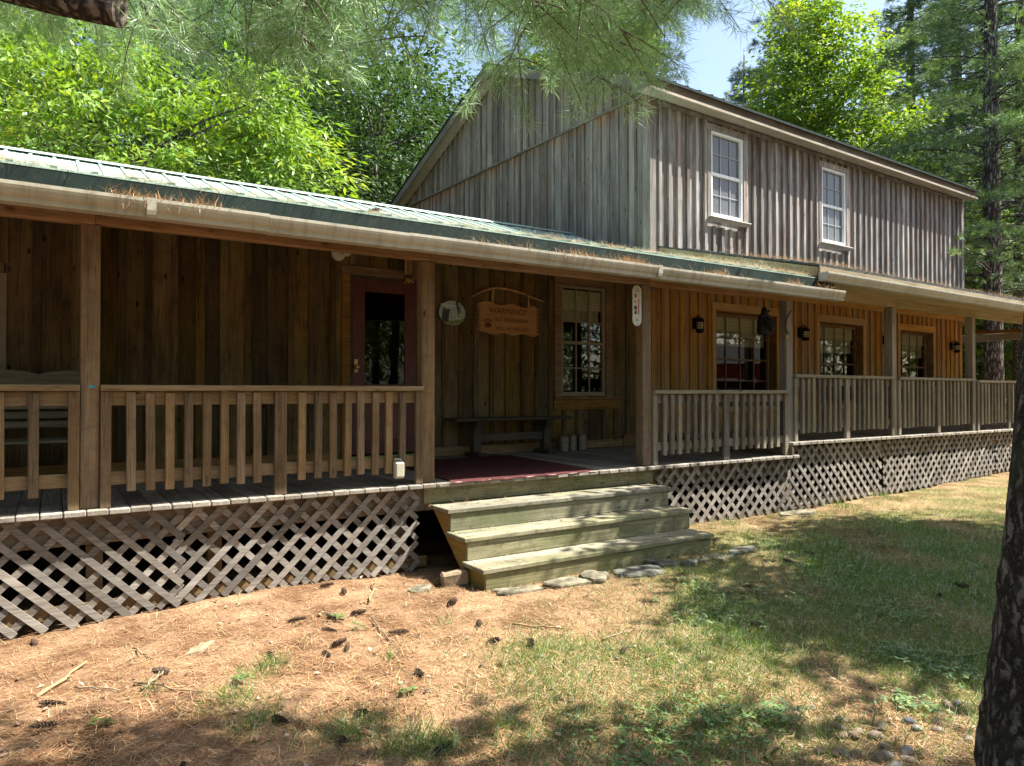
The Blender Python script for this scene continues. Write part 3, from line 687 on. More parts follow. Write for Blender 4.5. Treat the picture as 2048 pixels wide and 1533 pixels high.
lattice(FR, 2.45, 6.5, gz(FR), .12, .095, False)
lattice(FR, 6.5, 12.6, gz(FR), .12, .095, False)

# ---- railings
def baluster_meshes(w_, d, h, n=6):
    r = []
    for k in range(n):
        mb = MB(); mb.box(-w_ / 2, w_ / 2, -d / 2, d / 2, 0, h, c=.004, bid=k / n + .05); r.append(mb.mesh('baluster'))
    return r
def railing(fr, x0, x1, dz, zt, mats, step, bw, mids, ends=(True, True), pale=False, bot=.12):
    mr, mbal = mats
    cap = MB(); cap.box(x0, x1, .028, .165, zt - .045, zt, c=.006)
    root = hp(cap, 'porch_railing', mr, fr)
    m = MB(); m.box(x0, x1, .098, .135, zt - .155, zt - .047, c=.004); m.build('upper_rail', mr, root, fr)
    m = MB(); m.box(x0, x1, .098, .135, dz + .165, dz + .265, c=.004); m.build('lower_rail', mr, root, fr)
    for ua, ub in [(x0 + .001, x0 + .072), (x1 - .072, x1 - .001)] + [(q - .05, q + .05) for q in mids]:
        m = MB(); m.box(ua, ub, .053, .094, dz + .002, zt - .048, c=.004); m.build('railing_upright', mbal, root, fr)
    h = zt - .048 - dz - bot
    vs = baluster_meshes(bw, .038, h)
    for v in vs: v.materials.append(mbal)
    xs = []; edges = [x0 + (.072 if ends[0] else 0)] + list(mids) + [x1 - (.072 if ends[1] else 0)]
    for i, (a, b) in enumerate(zip(edges[:-1], edges[1:])):
        a2 = a + (.05 if i else 0); b2 = b - (.05 if i < len(mids) else 0)
        cnt = max(1, round((b2 - a2) / step) - 1); st = (b2 - a2) / (cnt + 1)
        xs += [a2 + st * (k + 1) for k in range(cnt)]
    for k, x in enumerate(xs):
        o = bpy.data.objects.new('baluster', vs[(k * 7 + 3) % len(vs)]); COL.objects.link(o); o.parent = root
        o.location = fr.w((x + random.uniform(-.006, .006), .076, dz + bot + random.uniform(-.012, .008))); o.rotation_euler = (0, R(random.uniform(-.5, .5)), fr.ang + R(random.uniform(-1.5, 1.5)))
    return root
WA = (M['rail'], M['bal']); GA = (M['grail'], M['gbal'])
railing(FL, -2.32, .350, 0, .918, WA, .20, .066, [-1.0])
railing(FL, .480, 3.116, 0, .918, WA, .135, .064, [1.80])
railing(FL, 6.087, 8.603, 0, .885, GA, .135, .060, [7.36])
railing(FR, .10, 2.745, .17, 1.105, GA, .135, .060, [1.42])
railing(FR, 2.885, 5.555, .165, 1.10, GA, .135, .060, [4.22])
railing(FR, 5.685, 8.40, .15, 1.075, GA, .135, .060, [7.05])
railing(FR, 8.54, 11.3, .14, 1.06, GA, .135, .060, [9.9])

# ---- door of the wing
dx0, dx1, dz0, dz1 = door
m = MB(); s_ = .165
m.box(dx0 + .03, dx0 + .03 + s_, WYW - .01, WYW + .03, dz0 + .05, dz1 - .03, c=.004); m.box(dx1 - .03 - s_, dx1 - .03, WYW - .01, WYW + .03, dz0 + .05, dz1 - .03, c=.004)
for za, zb in ((dz0 + .05, .26), (.84, .96), (2.12, dz1 - .03)): m.box(dx0 + .031 + s_, dx1 - .031 - s_, WYW - .009, WYW + .029, za, zb, c=.004)
dr = hp(m, 'entrance_door', M['reddoor'], FL)
def in_l(p): return tuple(FL.w(p))
m = MB(); a, b = dx0 + .195, dx1 - .195
m.add([(a, WYW + .005, .96), (b, WYW + .005, .96), (b, WYW + .005, 2.12), (a, WYW + .005, 2.12)], [(0, 1, 2, 3)]); m.build('pane', M['darkglass'], dr, FL)
m = MB(); m.box(a, b, WYW + .002, WYW + .02, .262, .838); m.box(a + .08, b - .08, WYW - .006, WYW + .001, .34, .54, c=.004); m.box(a + .08, b - .08, WYW - .006, WYW + .001, .60, .78, c=.004); m.build('lower_panel', M['rust'], dr, FL)
m = MB(); m.box(dx0 + .05, dx0 + .10, WYW - .022, WYW - .011, 1.10, 1.27, c=.006); m.lathe([(.012, 0), (.014, .01), (.03, .022), (.032, .04), (.02, .052), (.005, .055)], 14, (0, 0, 0))
kn = MB(); kn.box(dx0 + .05, dx0 + .10, WYW - .022, WYW - .011, 1.10, 1.27, c=.006)
kn.tube([(dx0 + .075, WYW - .02, 1.17), (dx0 + .075, WYW - .045, 1.17)], [.012, .012], 10); kn.tube([(dx0 + .075, WYW - .045, 1.17), (dx0 + .075, WYW - .052, 1.17), (dx0 + .075, WYW - .07, 1.17), (dx0 + .075, WYW - .08, 1.17)], [.02, .03, .03, .015], 12)
kn.build('handle', M['brass'], dr, FL, smooth=False)
m = MB(); m.box(dx0, dx0 + .028, WYW - .018, WYW + .03, dz0, dz1, c=.003); m.box(dx1 - .028, dx1, WYW - .018, WYW + .03, dz0, dz1, c=.003); m.box(dx0 + .03, dx1 - .03, WYW - .018, WYW + .03, dz1 - .028, dz1, c=.003)
m.build('jamb', M['benchw'], dr, FL)
m = MB(); m.box(dx0 - .11, dx0 - .003, WYW - .03, WYW - .002, .01, dz1 + .004, c=.004); m.box(dx1 + .003, dx1 + .11, WYW - .03, WYW - .002, .01, dz1 + .004, c=.004); m.box(dx0 - .115, dx1 + .115, WYW - .034, WYW - .002, dz1 + .008, dz1 + .118, c=.005)
m.build('trim', M['darktrim'], dr, FL)
m = MB(); m.box(dx0 - .01, dx1 + .01, WYW - .075, WYW + .03, .005, .06, c=.008); m.build('threshold', M['greenpaint'] if 'greenpaint' in M else M['riser'], dr, FL)

# ---- sash window of the wing
x0, x1, z0, z1 = wwin
f = MB(); yy = WYW + .02
f.box(x0, x0 + .04, yy - .03, yy + .03, z0, z1, c=.003); f.box(x1 - .05, x1, yy - .03, yy + .03, z0, z1, c=.003); f.box(x0 + .04, x1 - .05, yy - .03, yy + .03, z1 - .04, z1, c=.003); f.box(x0 + .04, x1 - .05, yy - .03, yy + .03, z0, z0 + .06, c=.003)
zm = 1.60; f.box(x0 + .04, x1 - .05, yy - .036, yy + .02, zm - .022, zm + .022, c=.003)
wn = hp(f, 'sash_window', M['muntin'], FL)
a, b = x0 + .04, x1 - .05; s = MB()
for k in (1, 2): xx = a + (b - a) * k / 3; s.box(xx - .011, xx + .011, yy - .018, yy - .004, z0 + .06, zm - .022); s.box(xx - .011, xx + .011, yy - .018, yy - .004, zm + .022, z1 - .04)
for zz in (1.22, 1.92): s.box(a, b, yy - .016, yy - .006, zz - .010, zz + .010)
s.build('muntins', M['muntin'], wn, FL)
g = MB(); g.add([(a, yy, z0 + .06), (b, yy, z0 + .06), (b, yy, z1 - .04), (a, yy, z1 - .04)], [(0, 1, 2, 3)]); g.build('pane', M['glass'], wn, FL)
bl = MB()
for k in range(12): bl.box(a + .005, b - .005, yy + .02, yy + .04, z1 - .06 - .025 * (k + 1) + .006, z1 - .06 - .025 * k)
bl.build('blind', M['blind'], wn, FL)
cu = MB(); nf = 30
for k in range(nf):
    xa, xb = a + (b - a) * k / nf, a + (b - a) * (k + 1) / nf; ya = yy + .06 + .015 * math.sin(k * 1.3); yb = yy + .06 + .015 * math.sin((k + 1) * 1.3)
    cu.add([(xa, ya, 1.93), (xb, yb, 1.93), (xb, yb, 2.2), (xa, ya, 2.2)], [(0, 1, 2, 3)], bid=.5)
cu.build('valance', M['curtain'], wn, FL)
t = MB(); t.box(x0 - .13, x0 - .003, WYW - .032, WYW - .002, z0 - .02, z1 + .004, c=.004); t.box(x1 + .003, x1 + .13, WYW - .032, WYW - .002, z0 - .02, z1 + .004, c=.004); t.box(x0 - .13, x1 + .13, WYW - .036, WYW - .002, z1 + .008, z1 + .13, c=.004)
t.box(x0 - .15, x1 + .29, WYW - .036, WYW - .002, z0 - .205, z0 - .055, c=.004)
t.build('trim', M['darktrim'], wn, FL)
t = MB(); t.box(x0 - .16, x1 + .30, WYW - .08, WYW + .0, z0 - .052, z0 - .018, c=.005); t.build('sill', M['darktrim'], wn, FL)
# window at the far left
x0, x1, z0, z1 = lwin
f = MB(); f.box(x0, x0 + .07, yy - .04, yy + .03, z0, z1); f.box(x1 - .075, x1, yy - .04, yy + .03, z0, z1, c=.003); f.box(x0 + .07, x1 - .075, yy - .04, yy + .03, z1 - .06, z1); f.box(x0 + .07, x1 - .075, yy - .04, yy + .03, z0, z0 + .06)
w2 = hp(f, 'side_window', M['muntin'], FL)
g = MB(); g.add([(x0 + .07, yy, z0 + .06), (x1 - .075, yy, z0 + .06), (x1 - .075, yy, z1 - .06), (x0 + .07, yy, z1 - .06)], [(0, 1, 2, 3)]); g.build('pane', M['glass'], w2, FL)
# room behind
mb = MB(); mb.box(WX0 + .1, 8.2, WYW + 2.2, WYW + 2.22, 0, 3.0); mb.box(WX0 + .1, 8.2, WYW + .03, WYW + 2.2, 3.0, 3.02); mb.box(WX0 + .1, 8.2, WYW + .03, WYW + 2.2, -.03, -.005)
mb.box(WX0, WX0 + .02, WYW, 6.4, -.9, 3.0); mb.box(WX0, 8.25, 6.35, 6.37, -.9, 3.0)
for xx in (WX0 + .12, 8.15): mb.box(xx, xx + .02, WYW + .03, WYW + 2.19, .0, 2.98)
hp(mb, 'wing_room', M['interior'], FL)

# ---- the taller porch on the right
mb = MB(); x = -.02
while x < 12.9:
    w_ = .142; yb = 2.38 if x < 10.75 else 9.0
    zt = .175 - .0055 * max(0, x) * .8
    mb.box(x, x + w_ - random.uniform(.003, .008), random.uniform(-.008, .006), yb, zt - .045, zt + random.uniform(-.003, .001), c=.006); x += w_
hp(mb, 'side_porch_deck', M['deck'], FR)
mb = MB()
for a, b in ((0, 2.9), (2.904, 6.6), (6.604, 9.8), (9.804, 12.8)): mb.box(a, b, .135, .175, -.13, .085, c=.004)
for a, b in ((0, 6), (6.004, 12.8)): mb.box(a, b, .14, .17, -.74, -.66, c=.004)
mb.box(-.03, -.005, .01, 2.3, .003, .125, c=.003)
for x in (.1, 2.8, 5.6, 8.4, 11.2): mb.box(x, x + .11, .18, .29, -1.0, .08)
hp(mb, 'side_rim_joist', M['joist'], FR)
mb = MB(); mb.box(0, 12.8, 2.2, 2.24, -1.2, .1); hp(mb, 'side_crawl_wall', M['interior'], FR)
for xa, xb2, zb_ in ((2.75, 2.88, .165), (5.56, 5.68, .15), (8.405, 8.535, .135), (11.3, 11.43, .12)):
    mb = MB(); mb.box(xa, xb2, .085, .215, zb_, 2.212, c=.006); hp(mb, 'porch_post', M['gpost'], FR)
mb = MB(); mb.box(12.6, 12.73, 8.0, 8.13, .1, 2.212, c=.006); hp(mb, 'porch_post', M['gpost'], FR)
mb = MB(); xb = -.06
for x1 in (2.81, 5.62, 8.47, 11.4, 12.8): mb.box(xb, x1 - .002, .055, .16, 2.215, 2.40, c=.005); xb = x1
mb.box(12.6, 12.7, .165, 9.0, 2.215, 2.40, c=.005)
hp(mb, 'side_porch_beam', M['gbeam'], FR)
mb = MB(); mb.beam((10.70, 2.4, 2.33), (10.74, .17, 2.27), .05, .085, c=.004); hp(mb, 'tie_beam', M['beam'], FR)
mb = MB(); slab(mb, -.12, 12.95, -.45, 2.52, 2.40, 3.24, -.02, .006)
x = 0
while x < 12.9:
    for k in range(18):
        if random.random() < .5: q = k / 18; mb.box(x, x + .28, -.45 + 2.8 * q, -.45 + 2.8 * q + .03, 2.52 + .72 * q + .004, 2.52 + .72 * q + .022)
    x += .3
hp(mb, 'side_porch_roof', M['shingle'], FR)
mb = MB(); slab(mb, -.10, 12.9, -.40, 2.51, 2.38, 3.21, -.045, -.022); hp(mb, 'side_porch_ceiling', M['ambertrim'], FR)
mb = MB(); mb.box(-.10, 12.9, -.452, -.43, 2.33, 2.50, c=.003); mb.beam((-.11, -.428, 2.43), (-.11, 2.37, 3.15), .018, .12)
mb.box(-.05, 12.8, -.40, -.17, 2.325, 2.34); mb.box(-.05, 12.8, -.165, .05, 2.335, 2.35)
hp(mb, 'side_porch_fascia', M['gbeam'], FR)
mb = MB(); mb.prism(gutter_prof(-.454, -.585, 2.30, 2.415), 'x', -.13, 12.95); mb.prism([(-.454, 2.41), (-.454, 2.301), (-.549, 2.301), (-.580, 2.41)], 'x', -.134, -.131)
g = hp(mb, 'side_gutter', M['gutter'], FR, fix=True)
# flashing where the wing's porch roof runs on in front of the main wall
mb = MB(); mb.beam((8.28, BRY - .05, BRZ + .03), (8.94, BRY - .05, BRZ + .03), .10, .012); hp(mb, 'flashing', M['greenmetal'], FL)

# ================================================================== THINGS ON AND AROUND THE PORCH
def in_frame(fr, p): return tuple(fr.w(p))
def text_part(name, body, size, parent, loc, mat, ext=0.0015, shear=0.0, align='LEFT', bold=0.0, rotz=0.0):
    cu = bpy.data.curves.new(name, 'FONT'); cu.body = body; cu.size = size; cu.extrude = ext; cu.shear = shear; cu.align_x = align; cu.offset = bold; cu.resolution_u = 3
    o = bpy.data.objects.new(name, cu); COL.objects.link(o)
    dg = bpy.context.evaluated_depsgraph_get(); me = bpy.data.meshes.new_from_object(o.evaluated_get(dg))
    bpy.data.objects.remove(o); bpy.data.curves.remove(cu)
    me.name = name
    return new_obj(name, me, mat, parent, loc, (R(90), rotz, 0))
def fthing(fr, p, name, label, cat, group=None, rz=0.0): return thing(name, label, cat, in_frame(fr, p), fr.ang + rz, group)

# ---- steps
st = fthing(FL, (4.6, -.4, -.83), 'wooden_steps', 'green mossy three-tread timber steps up to the porch opening', 'steps')
SL = Frame((-4.6, .4, .83), 0)
for k, (z, yb, yf, xa, xb) in enumerate(((-.205, .095, -.29, 3.20, 6.03), (-.41, -.245, -.605, 3.20, 6.03), (-.615, -.55, -.935, 3.19, 5.99))):
    m = MB(); ym = (yb + yf) / 2
    m.box(xa, xb, yf, ym - .003, z - .042, z, c=.006); m.box(xa + .006, xb - .01, ym + .003, yb, z - .042, z - .002, c=.006)
    for q in range(8):
        for yy_ in (yf + .03, ym + .04, yb - .04):
            cx_ = xa + .06 + (xb - xa - .12) * q / 7 + random.uniform(-.02, .02)
            if q in (0, 1, 3, 4, 6, 7): m.box(cx_ - .005, cx_ + .005, yy_ - .005, yy_ + .005, z - .004, z + .0015, mi=1)
    tr_ = m.build('tread', [M['tread'], M['black']], st, SL)
    m = MB(); zb = (-.41, -.615, -.90)[k]; yr = (-.274, -.589, -.919)[k]
    m.box(xa + .035, xb - .035, yr, yr + .035, zb + .001, z - .044, c=.004); m.build('riser', M['riser'], st, SL)
for xa in (3.24, 4.6, 5.95):
    m = MB(); m.prism([(.09, -.25), (-.236, -.25), (-.236, -.455), (-.552, -.455), (-.552, -.66), (-.882, -.66), (-.882, -.90), (-.68, -.90)], 'x', xa, xa + .04)
    m.build('stringer', M['stringer'], st, SL, fix=True)

# ---- warning sign hung from a bent branch
sg = fthing(FL, (5.58, WYW - .03, 1.66), 'warning_sign', 'orange ragged-edged wooden sign reading WARNING hung from a bent branch', 'sign')
m = MB(); top = []; bot = []
Wd, Hs = .50, .44
poly = []
for k in range(25):
    u = k / 24; poly.append((-Wd + .05 + (2 * Wd - .10) * u, Hs + .022 * math.sin(u * 14) - .02 * u))
for k in range(14):
    v = 1 - (k + .5) / 14; poly += [(Wd - .045, .03 + (Hs - .05) * (v + .03)), (Wd + .03 + random.uniform(-.012, .012), .03 + (Hs - .05) * v)]
for k in range(25):
    u = 1 - k / 24; poly.append((-Wd + .05 + (2 * Wd - .10) * u, .015 * math.sin(u * 17 + 1) + .012))
for k in range(14):
    v = (k + .5) / 14; poly += [(-Wd + .045, .03 + (Hs - .05) * (v - .03)), (-Wd - .03 + random.uniform(-.012, .012), .03 + (Hs - .05) * v)]
m.prism(poly[::-1], 'y', -.022, 0.0); m.build('board', M['signw'], sg, fix=True)
text_part('lettering', 'WARNING!!', .118, sg, (-.33, -.0235, .295), M['burnt'], bold=.001)
text_part('lettering', 'ALL TRESPASSERS', .072, sg, (-.235, -.0235, .185), M['burnt'])
text_part('lettering', 'WILL BE MAULED', .074, sg, (-.225, -.0235, .065), M['burnt'])
m = MB(); m.lathe([(.0, 0), (.048, 0.0), (.045, .0015)], 14)
pw = MB()
def disc(mb, cx, cz, rx, rz_, y0=-.0242, y1=-.0225, n=14, mi=0): mb.prism([(cx + rx * math.cos(2 * math.pi * k / n), cz + rz_ * math.sin(2 * math.pi * k / n)) for k in range(n)], 'y', y0, y1, mi=mi)
disc(pw, -.345, .13, .055, .042)
for q in range(4): disc(pw, -.40 + .037 * q, .195 + .012 * (1 - abs(q - 1.5)), .014, .02)
pw.build('paw_mark', M['burnt'], sg)
m = MB(); pts = [(-.60, -.03, .50), (-.42, -.035, .60), (-.22, -.03, .655), (-.02, -.035, .645), (.2, -.03, .61), (.4, -.035, .555), (.60, -.03, .51)]
m.tube(pts, [.012, .017, .02, .02, .018, .016, .010], 8, wob=.2); m.build('hanging_branch', M['husk'], sg, smooth=True)
m = MB(); m.tube([(-.27, -.02, .44), (-.27, -.03, .64)], [.022, .02], 8, wob=.2); m.tube([(.335, -.02, .40), (.335, -.03, .575)], [.014, .014], 8); m.build('hanger', M['husk'], sg)

# ---- oval welcome plaque with two bears
pq = fthing(FL, (4.68, WYW - .03, 1.74), 'welcome_plaque', 'oval painted plaque with black bears and the word Welcome', 'plaque')
m = MB(); disc(m, 0, .18, .212, .178, -.014, 0, 32); m.build('rim', M['benchw'], pq)
m = MB(); disc(m, 0, .18, .200, .167, -.0165, -.0142, 32); m.build('painted_field', M['skyblue'], pq)
m = MB(); m.prism([(.2 * .985 * math.cos(a), .18 + .165 * math.sin(a)) for a in [R(d) for d in range(200, 341, 10)]] + [(.10, .10), (0, .075), (-.1, .09)], 'y', -.0182, -.0166); m.build('meadow', M['meadow'], pq, fix=True)
m = MB()   # standing bear at the left: body, head, ears
m.prism([(-.155, .06), (-.06, .05), (-.055, .12), (-.05, .17), (-.035, .215), (-.04, .235), (-.055, .235), (-.06, .225), (-.11, .235), (-.118, .25), (-.135, .25), (-.14, .225), (-.15, .19), (-.158, .12)], 'y', -.0200, -.0184)
m.prism([(.06, .34), (.085, .335), (.095, .28), (.115, .25), (.105, .2), (.115, .15), (.09, .12), (.075, .16), (.08, .22), (.06, .26), (.045, .30)], 'y', -.0200, -.0184)
m.build('bear_silhouette', M['ink'], pq, fix=True)
m = MB(); m.box(.118, .13, -.0198, -.0168, .10, .32); m.box(.11, .16, -.0198, -.0168, .2, .21); m.build('tree_silhouette', M['meadow'], pq)
text_part('lettering', 'Welcome', .062, pq, (-.185, -.0205, .262), M['whitevinyl'], shear=.25)
text_part('lettering', 'To Our', .048, pq, (.0, -.0205, .145), M['whitevinyl'], shear=.25)
text_part('lettering', 'Den', .048, pq, (.05, -.0205, .098), M['whitevinyl'], shear=.25)

# ---- thermometer on the post
th = fthing(FL, (5.85, .08, 1.625), 'thermometer', 'white enamel thermometer with rounded ends screwed to the porch post', 'thermometer')
m = MB(); hw, hh = .068, .47
poly = [(hw * math.cos(a), hh - hw + hw * math.sin(a)) for a in [math.pi * k / 12 for k in range(13)]] + [(hw * math.cos(a), hw + hw * math.sin(a)) for a in [math.pi + math.pi * k / 12 for k in range(13)]]
m.prism(poly[::-1], 'y', -.008, 0); m.build('plate', M['thermo'], th, fix=True)
m = MB(); m.tube([(.018, -.012, .135), (.018, -.012, .31)], [.0035, .0035], 8); m.build('red_column', M['redpaint'], th)
m = MB()
for k in range(9): m.box(.026, .036 if k % 2 else .042, -.0095, -.0082, .14 + k * .02, .1425 + k * .02)
for z, ws in ((.43, (.05,)), (.405, (.06,)), (.39, (.03,)), (.075, (.03,)), (.06, (.035,))):
    for w_ in ws:
        x = -w_ / 2 + random.uniform(-.01, .01)
        while x < w_ / 2: q = random.uniform(.004, .009); m.box(x, x + q, -.0095, -.0082, z, z + random.uniform(.005, .009)); x += q + .003
m.build('scale_marks', M['ink'], th)
m = MB(); disc(m, -.025, .345, .012, .02, -.0098, -.0084); m.prism([(-.03, .35), (-.045, .375), (-.02, .36), (-.012, .378), (-.015, .345)], 'y', -.0098, -.0084)
disc(m, -.03, .275, .010, .010, -.0098, -.0084); disc(m, -.025, .21, .022, .026, -.0098, -.0084); m.prism([(-.05, .14), (-.01, .135), (-.005, .165), (-.02, .185), (-.035, .165)], 'y', -.0098, -.0084)
m.build('bird_and_pine_drawing', M['ink'], th, fix=True)
m = MB()
for z in (.455, .018): m.tube([(0, -.012, z), (0, -.006, z)], [.005, .005], 8)
m.build('screw', M['black'], th)

# ---- wall lanterns
def lantern(x, z, label):
    l = thing('wall_lantern', label, 'lantern', (x, MY - .03, z), 0, 'black wall lanterns along the amber wall')
    m = MB(); m.box(-.05, .05, -.02, .03, .06, .24, c=.006); m.tube([(0, -.02, .24), (0, -.07, .275), (0, -.115, .262)], [.011, .011, .011], 8); m.build('back_plate', M['black'], l)
    m = MB(); m.lathe([(.012, .245), (.03, .24), (.05, .228), (.072, .20), (.075, .165), (.06, .16)], 16, (0, -.115, 0)); m.build('cap', M['black'], l)
    m = MB(); m.lathe([(.048, .05), (.054, .07), (.054, .145), (.05, .16)], 16, (0, -.115, 0)); m.build('glass_chimney', M['frost'], l)
    m = MB()
    for k in range(6): a = k * math.pi / 3; m.tube([(.06 * math.cos(a), -.115 + .06 * math.sin(a), .03), (.06 * math.cos(a), -.115 + .06 * math.sin(a), .17)], [.0045, .0045], 6)
    for z_ in (.075, .12): m.lathe([(.062, z_), (.066, z_ + .004), (.062, z_ + .008)], 16, (0, -.115, 0))
    m.build('cage', M['black'], l)
    m = MB(); m.lathe([(.03, -.02), (.055, -.012), (.068, .01), (.068, .045), (.05, .05)], 16, (0, -.115, 0)); m.build('base', M['black'], l)
lantern(9.38, 1.87, 'black caged lantern between the dark wing wall and first amber-framed window')
lantern(12.41, 1.86, 'black caged lantern beside the tall grey corner post and antler')
lantern(15.50, 1.84, 'black caged lantern mostly hidden behind the second porch post')
lantern(18.64, 1.82, 'black caged lantern near the far right corner of the amber wall')

# ---- security light, husk bundle
sl_ = fthing(FL, (3.11, WYW - .022, 2.50), 'security_light', 'white twin floodlight high on the dark wall above the red door', 'light')
m = MB(); m.tube([(0, 0, .05), (0, -.03, .05)], [.085, .08], 18); m.build('mount', M['white'], sl_)
m = MB()
for sx in (-1, 1): m.tube([(sx * .03, -.03, .06), (sx * .055, -.07, .075), (sx * .06, -.10, .07), (sx * .065, -.15, .06)], [.02, .035, .05, .056], 14)
m.build('lamp_head', M['white'], sl_, smooth=True)
hk = fthing(FL, (4.03, WYW - .04, 2.28), 'corn_husk_bundle', 'dried tan corn husk bundle tied above the door frame', 'ornament')
m = MB()
for k in range(46):
    a = random.uniform(0, 6.28); r_ = random.uniform(.01, .05); h = random.uniform(.14, .30)
    p0 = np.array((r_ * math.cos(a) * .8, -abs(r_ * math.sin(a)) * .6, .06)); p1 = np.array((r_ * math.cos(a) * random.uniform(.4, 1.6), -abs(r_ * math.sin(a)) - .01, .06 + h))
    if k % 3 == 0: p1 = p0 + np.array((random.uniform(-.06, .09), -random.uniform(.0, .03), -random.uniform(.04, .09)))
    m.beam(p0, p1, .018, .004, up=(math.sin(a), math.cos(a), .2))
m.build('husks', M['husk'], hk)
m = MB(); m.lathe([(.05, .055), (.055, .07), (.05, .085)], 14, (0, -.02, 0)); m.build('tie', M['benchw'], hk)

# ---- dark trestle bench and three cans
bn = fthing(FL, (5.47, 2.18, 0), 'trestle_bench', 'dark weathered trestle bench against the porch wall below the warning sign', 'bench')
m = MB(); m.box(-.94, .94, -.17, -.003, .475, .515, c=.006); m.box(-.94, .94, .003, .17, .475, .515, c=.006); m.build('seat', M['benchw'], bn)
for sx in (-.56, .58):
    m = MB(); pr = [(-.05, .06), (-.065, .12), (-.05, .2), (-.055, .3), (-.10, .40), (-.14, .47), (.14, .47), (.10, .40), (.055, .3), (.05, .2), (.065, .12), (.05, .06)]
    m.prism(pr[::-1], 'x', sx - .055, sx + .055); m.box(sx - .06, sx + .06, -.19, .19, .002, .058, c=.008); m.build('leg', M['benchw'], bn, fix=True)
m = MB(); m.box(-.50, .52, -.025, .025, .20, .30, c=.005); m.build('stretcher', M['benchw'], bn)
for k, x in enumerate((6.42, 6.60, 6.76)):
    c_ = fthing(FL, (x, 2.25 + .02 * (k == 1), 0.0), 'metal_can', ['galvanised can nearest the bench leg, leftmost of three on the porch floor', 'middle galvanised can of the three on the porch floor under the window', 'galvanised can furthest from the bench, rightmost of three on the porch floor'][k], 'can', 'galvanised cans by the bench')
    m = MB(); r_ = .085 if k == 0 else .07; h = .235 - .01 * (k == 0)
    m.lathe([(r_ * .97, 0), (r_, .008), (r_ * .975, .014), (r_ * .98, h * .33), (r_ * .995, h * .35), (r_ * .98, h * .37), (r_ * .98, h * .66), (r_ * .995, h * .68), (r_ * .98, h * .70), (r_ * .98, h - .01), (r_ * 1.01, h - .004), (r_ * 1.0, h), (r_ * .94, h), (r_ * .93, .02)], 24)
    m.build('body', M['zinc'], c_, smooth=True)
    m = MB(); m.tube([(r_ * math.cos(a) * 1.0, -.01 - abs(r_ * .5 * math.sin(a)), h - .03 - .07 * math.sin(a)) for a in [math.pi * q / 10 for q in range(11)]], [.003] * 11, 6); m.build('wire_handle', M['black'], c_)

# ---- slatted bench with a wavy back behind the left railing
sw = fthing(FL, (-.42, 1.95, 0), 'slatted_bench', 'grey-green slatted bench with scalloped back at the left end of porch', 'bench')
poly = []
for k in range(41):
    u = k / 40; x = -.82 + 1.64 * u; poly.append((x, 1.02 + .045 * abs(math.sin(u * math.pi * 2.5)) ** .7 + .01))
m = MB(); m.prism(([(-.82, .90)] + poly + [(.82, .90)])[::-1], 'y', .16, .19); m.build('crest_rail', M['swingw'], sw, fix=True)
m = MB()
for z in (.52, .61, .70, .79): m.box(-.80, .80, .155 + (z - .5) * .08, .175 + (z - .5) * .08, z, z + .065, c=.004)
m.build('back_slats', M['swingw'], sw)
m = MB()
for k in range(5): m.box(-.82, .82, -.32 + .095 * k, -.24 + .095 * k, .40, .425, c=.004)
m.build('seat', M['swingw'], sw)
for sx in (-.80, .80):
    m = MB(); m.box(sx - .03, sx + .03, -.31, -.25, .001, .62, c=.005); m.box(sx - .03, sx + .03, .195, .25, .001, 1.0, c=.005); m.build('leg', M['swingw'], sw)
    m = MB(); m.box(sx - .045, sx + .045, -.34, .20, .622, .65, c=.006); m.build('armrest', M['swingw'], sw)

# ---- red carpet runner
rg = fthing(FL, (4.25, .02, .004), 'porch_rug', 'dull red outdoor carpet laid from the top step to the door', 'rug')
m = MB(); nx, ny = 26, 30; V = []; F = []
for j in range(ny + 1):
    for i in range(nx + 1):
        u, v = i / nx, j / ny; x = -.86 + 1.78 * u + .20 * v; y = -.035 + .03 * u + 2.05 * v
        z = .003 + .003 * math.sin(u * 9 + v * 4) * math.sin(v * 11) + .002 * random.random()
        if j == 0: z -= .018 + .006 * math.sin(u * 40)
        V.append((x, y - (.012 if j == 0 else 0), z + .005))
n0 = len(V); V += [(x, y, z - .006) for x, y, z in V]
for j in range(ny):
    for i in range(nx):
        a = j * (nx + 1) + i; F.append((a, a + 1, a + nx + 2, a + nx + 1))
for i in range(nx): F.append((i, n0 + i, n0 + i + 1, i + 1))
for j in range(ny): a = j * (nx + 1) + nx; F.append((a, n0 + a, n0 + a + nx + 1, a + nx + 1)); a = j * (nx + 1); F.append((a + nx + 1, n0 + a + nx + 1, n0 + a, a))
m.add(V, F, .5); m.build('carpet', M['rug'], rg)

# ---- small fittings
ob = fthing(FL, (2.86, .03, .07), 'outlet_box', 'cream weatherproof outlet box fixed low on the porch railing', 'outlet box')
m = MB(); m.box(-.045, .045, -.02, .03, .0, .155, c=.008); m.build('box', M['cream'], ob)
m = MB(); m.box(-.048, .040, -.045, -.021, .012, .150, c=.012); m.build('cover', M['cream'], ob)
m = MB(); m.tube([(.02, 0, .155), (.02, .01, .17), (-.03, .03, .172)], [.012, .012, .012], 8); m.build('conduit', M['cream'], ob)
tp = tag(MB().build('paint_mark', M['bluetape']), None, None) if False else None
m = MB(); m.prism([(-.012, -.010), (.02, -.013), (.03, -.002), (.008, .012), (-.014, .012)], 'y', -.0015, 0); t_ = m.build('blue_tape_scrap', M['bluetape'], None, None, loc=in_frame(FL, (.42, .0835, .905)), fix=True)
tag(t_, 'scrap of bright blue tape stuck on the left porch post', 'tape')
m = MB(); m.tube([(0, 0, 0), (0, -.01, 0), (0, -.022, 0), (0, -.03, 0)], [.011, .016, .018, .008], 12); t_ = m.build('deck_peg', M['bluestone'], None, None, loc=in_frame(FL, (3.255, -.007, -.026)))
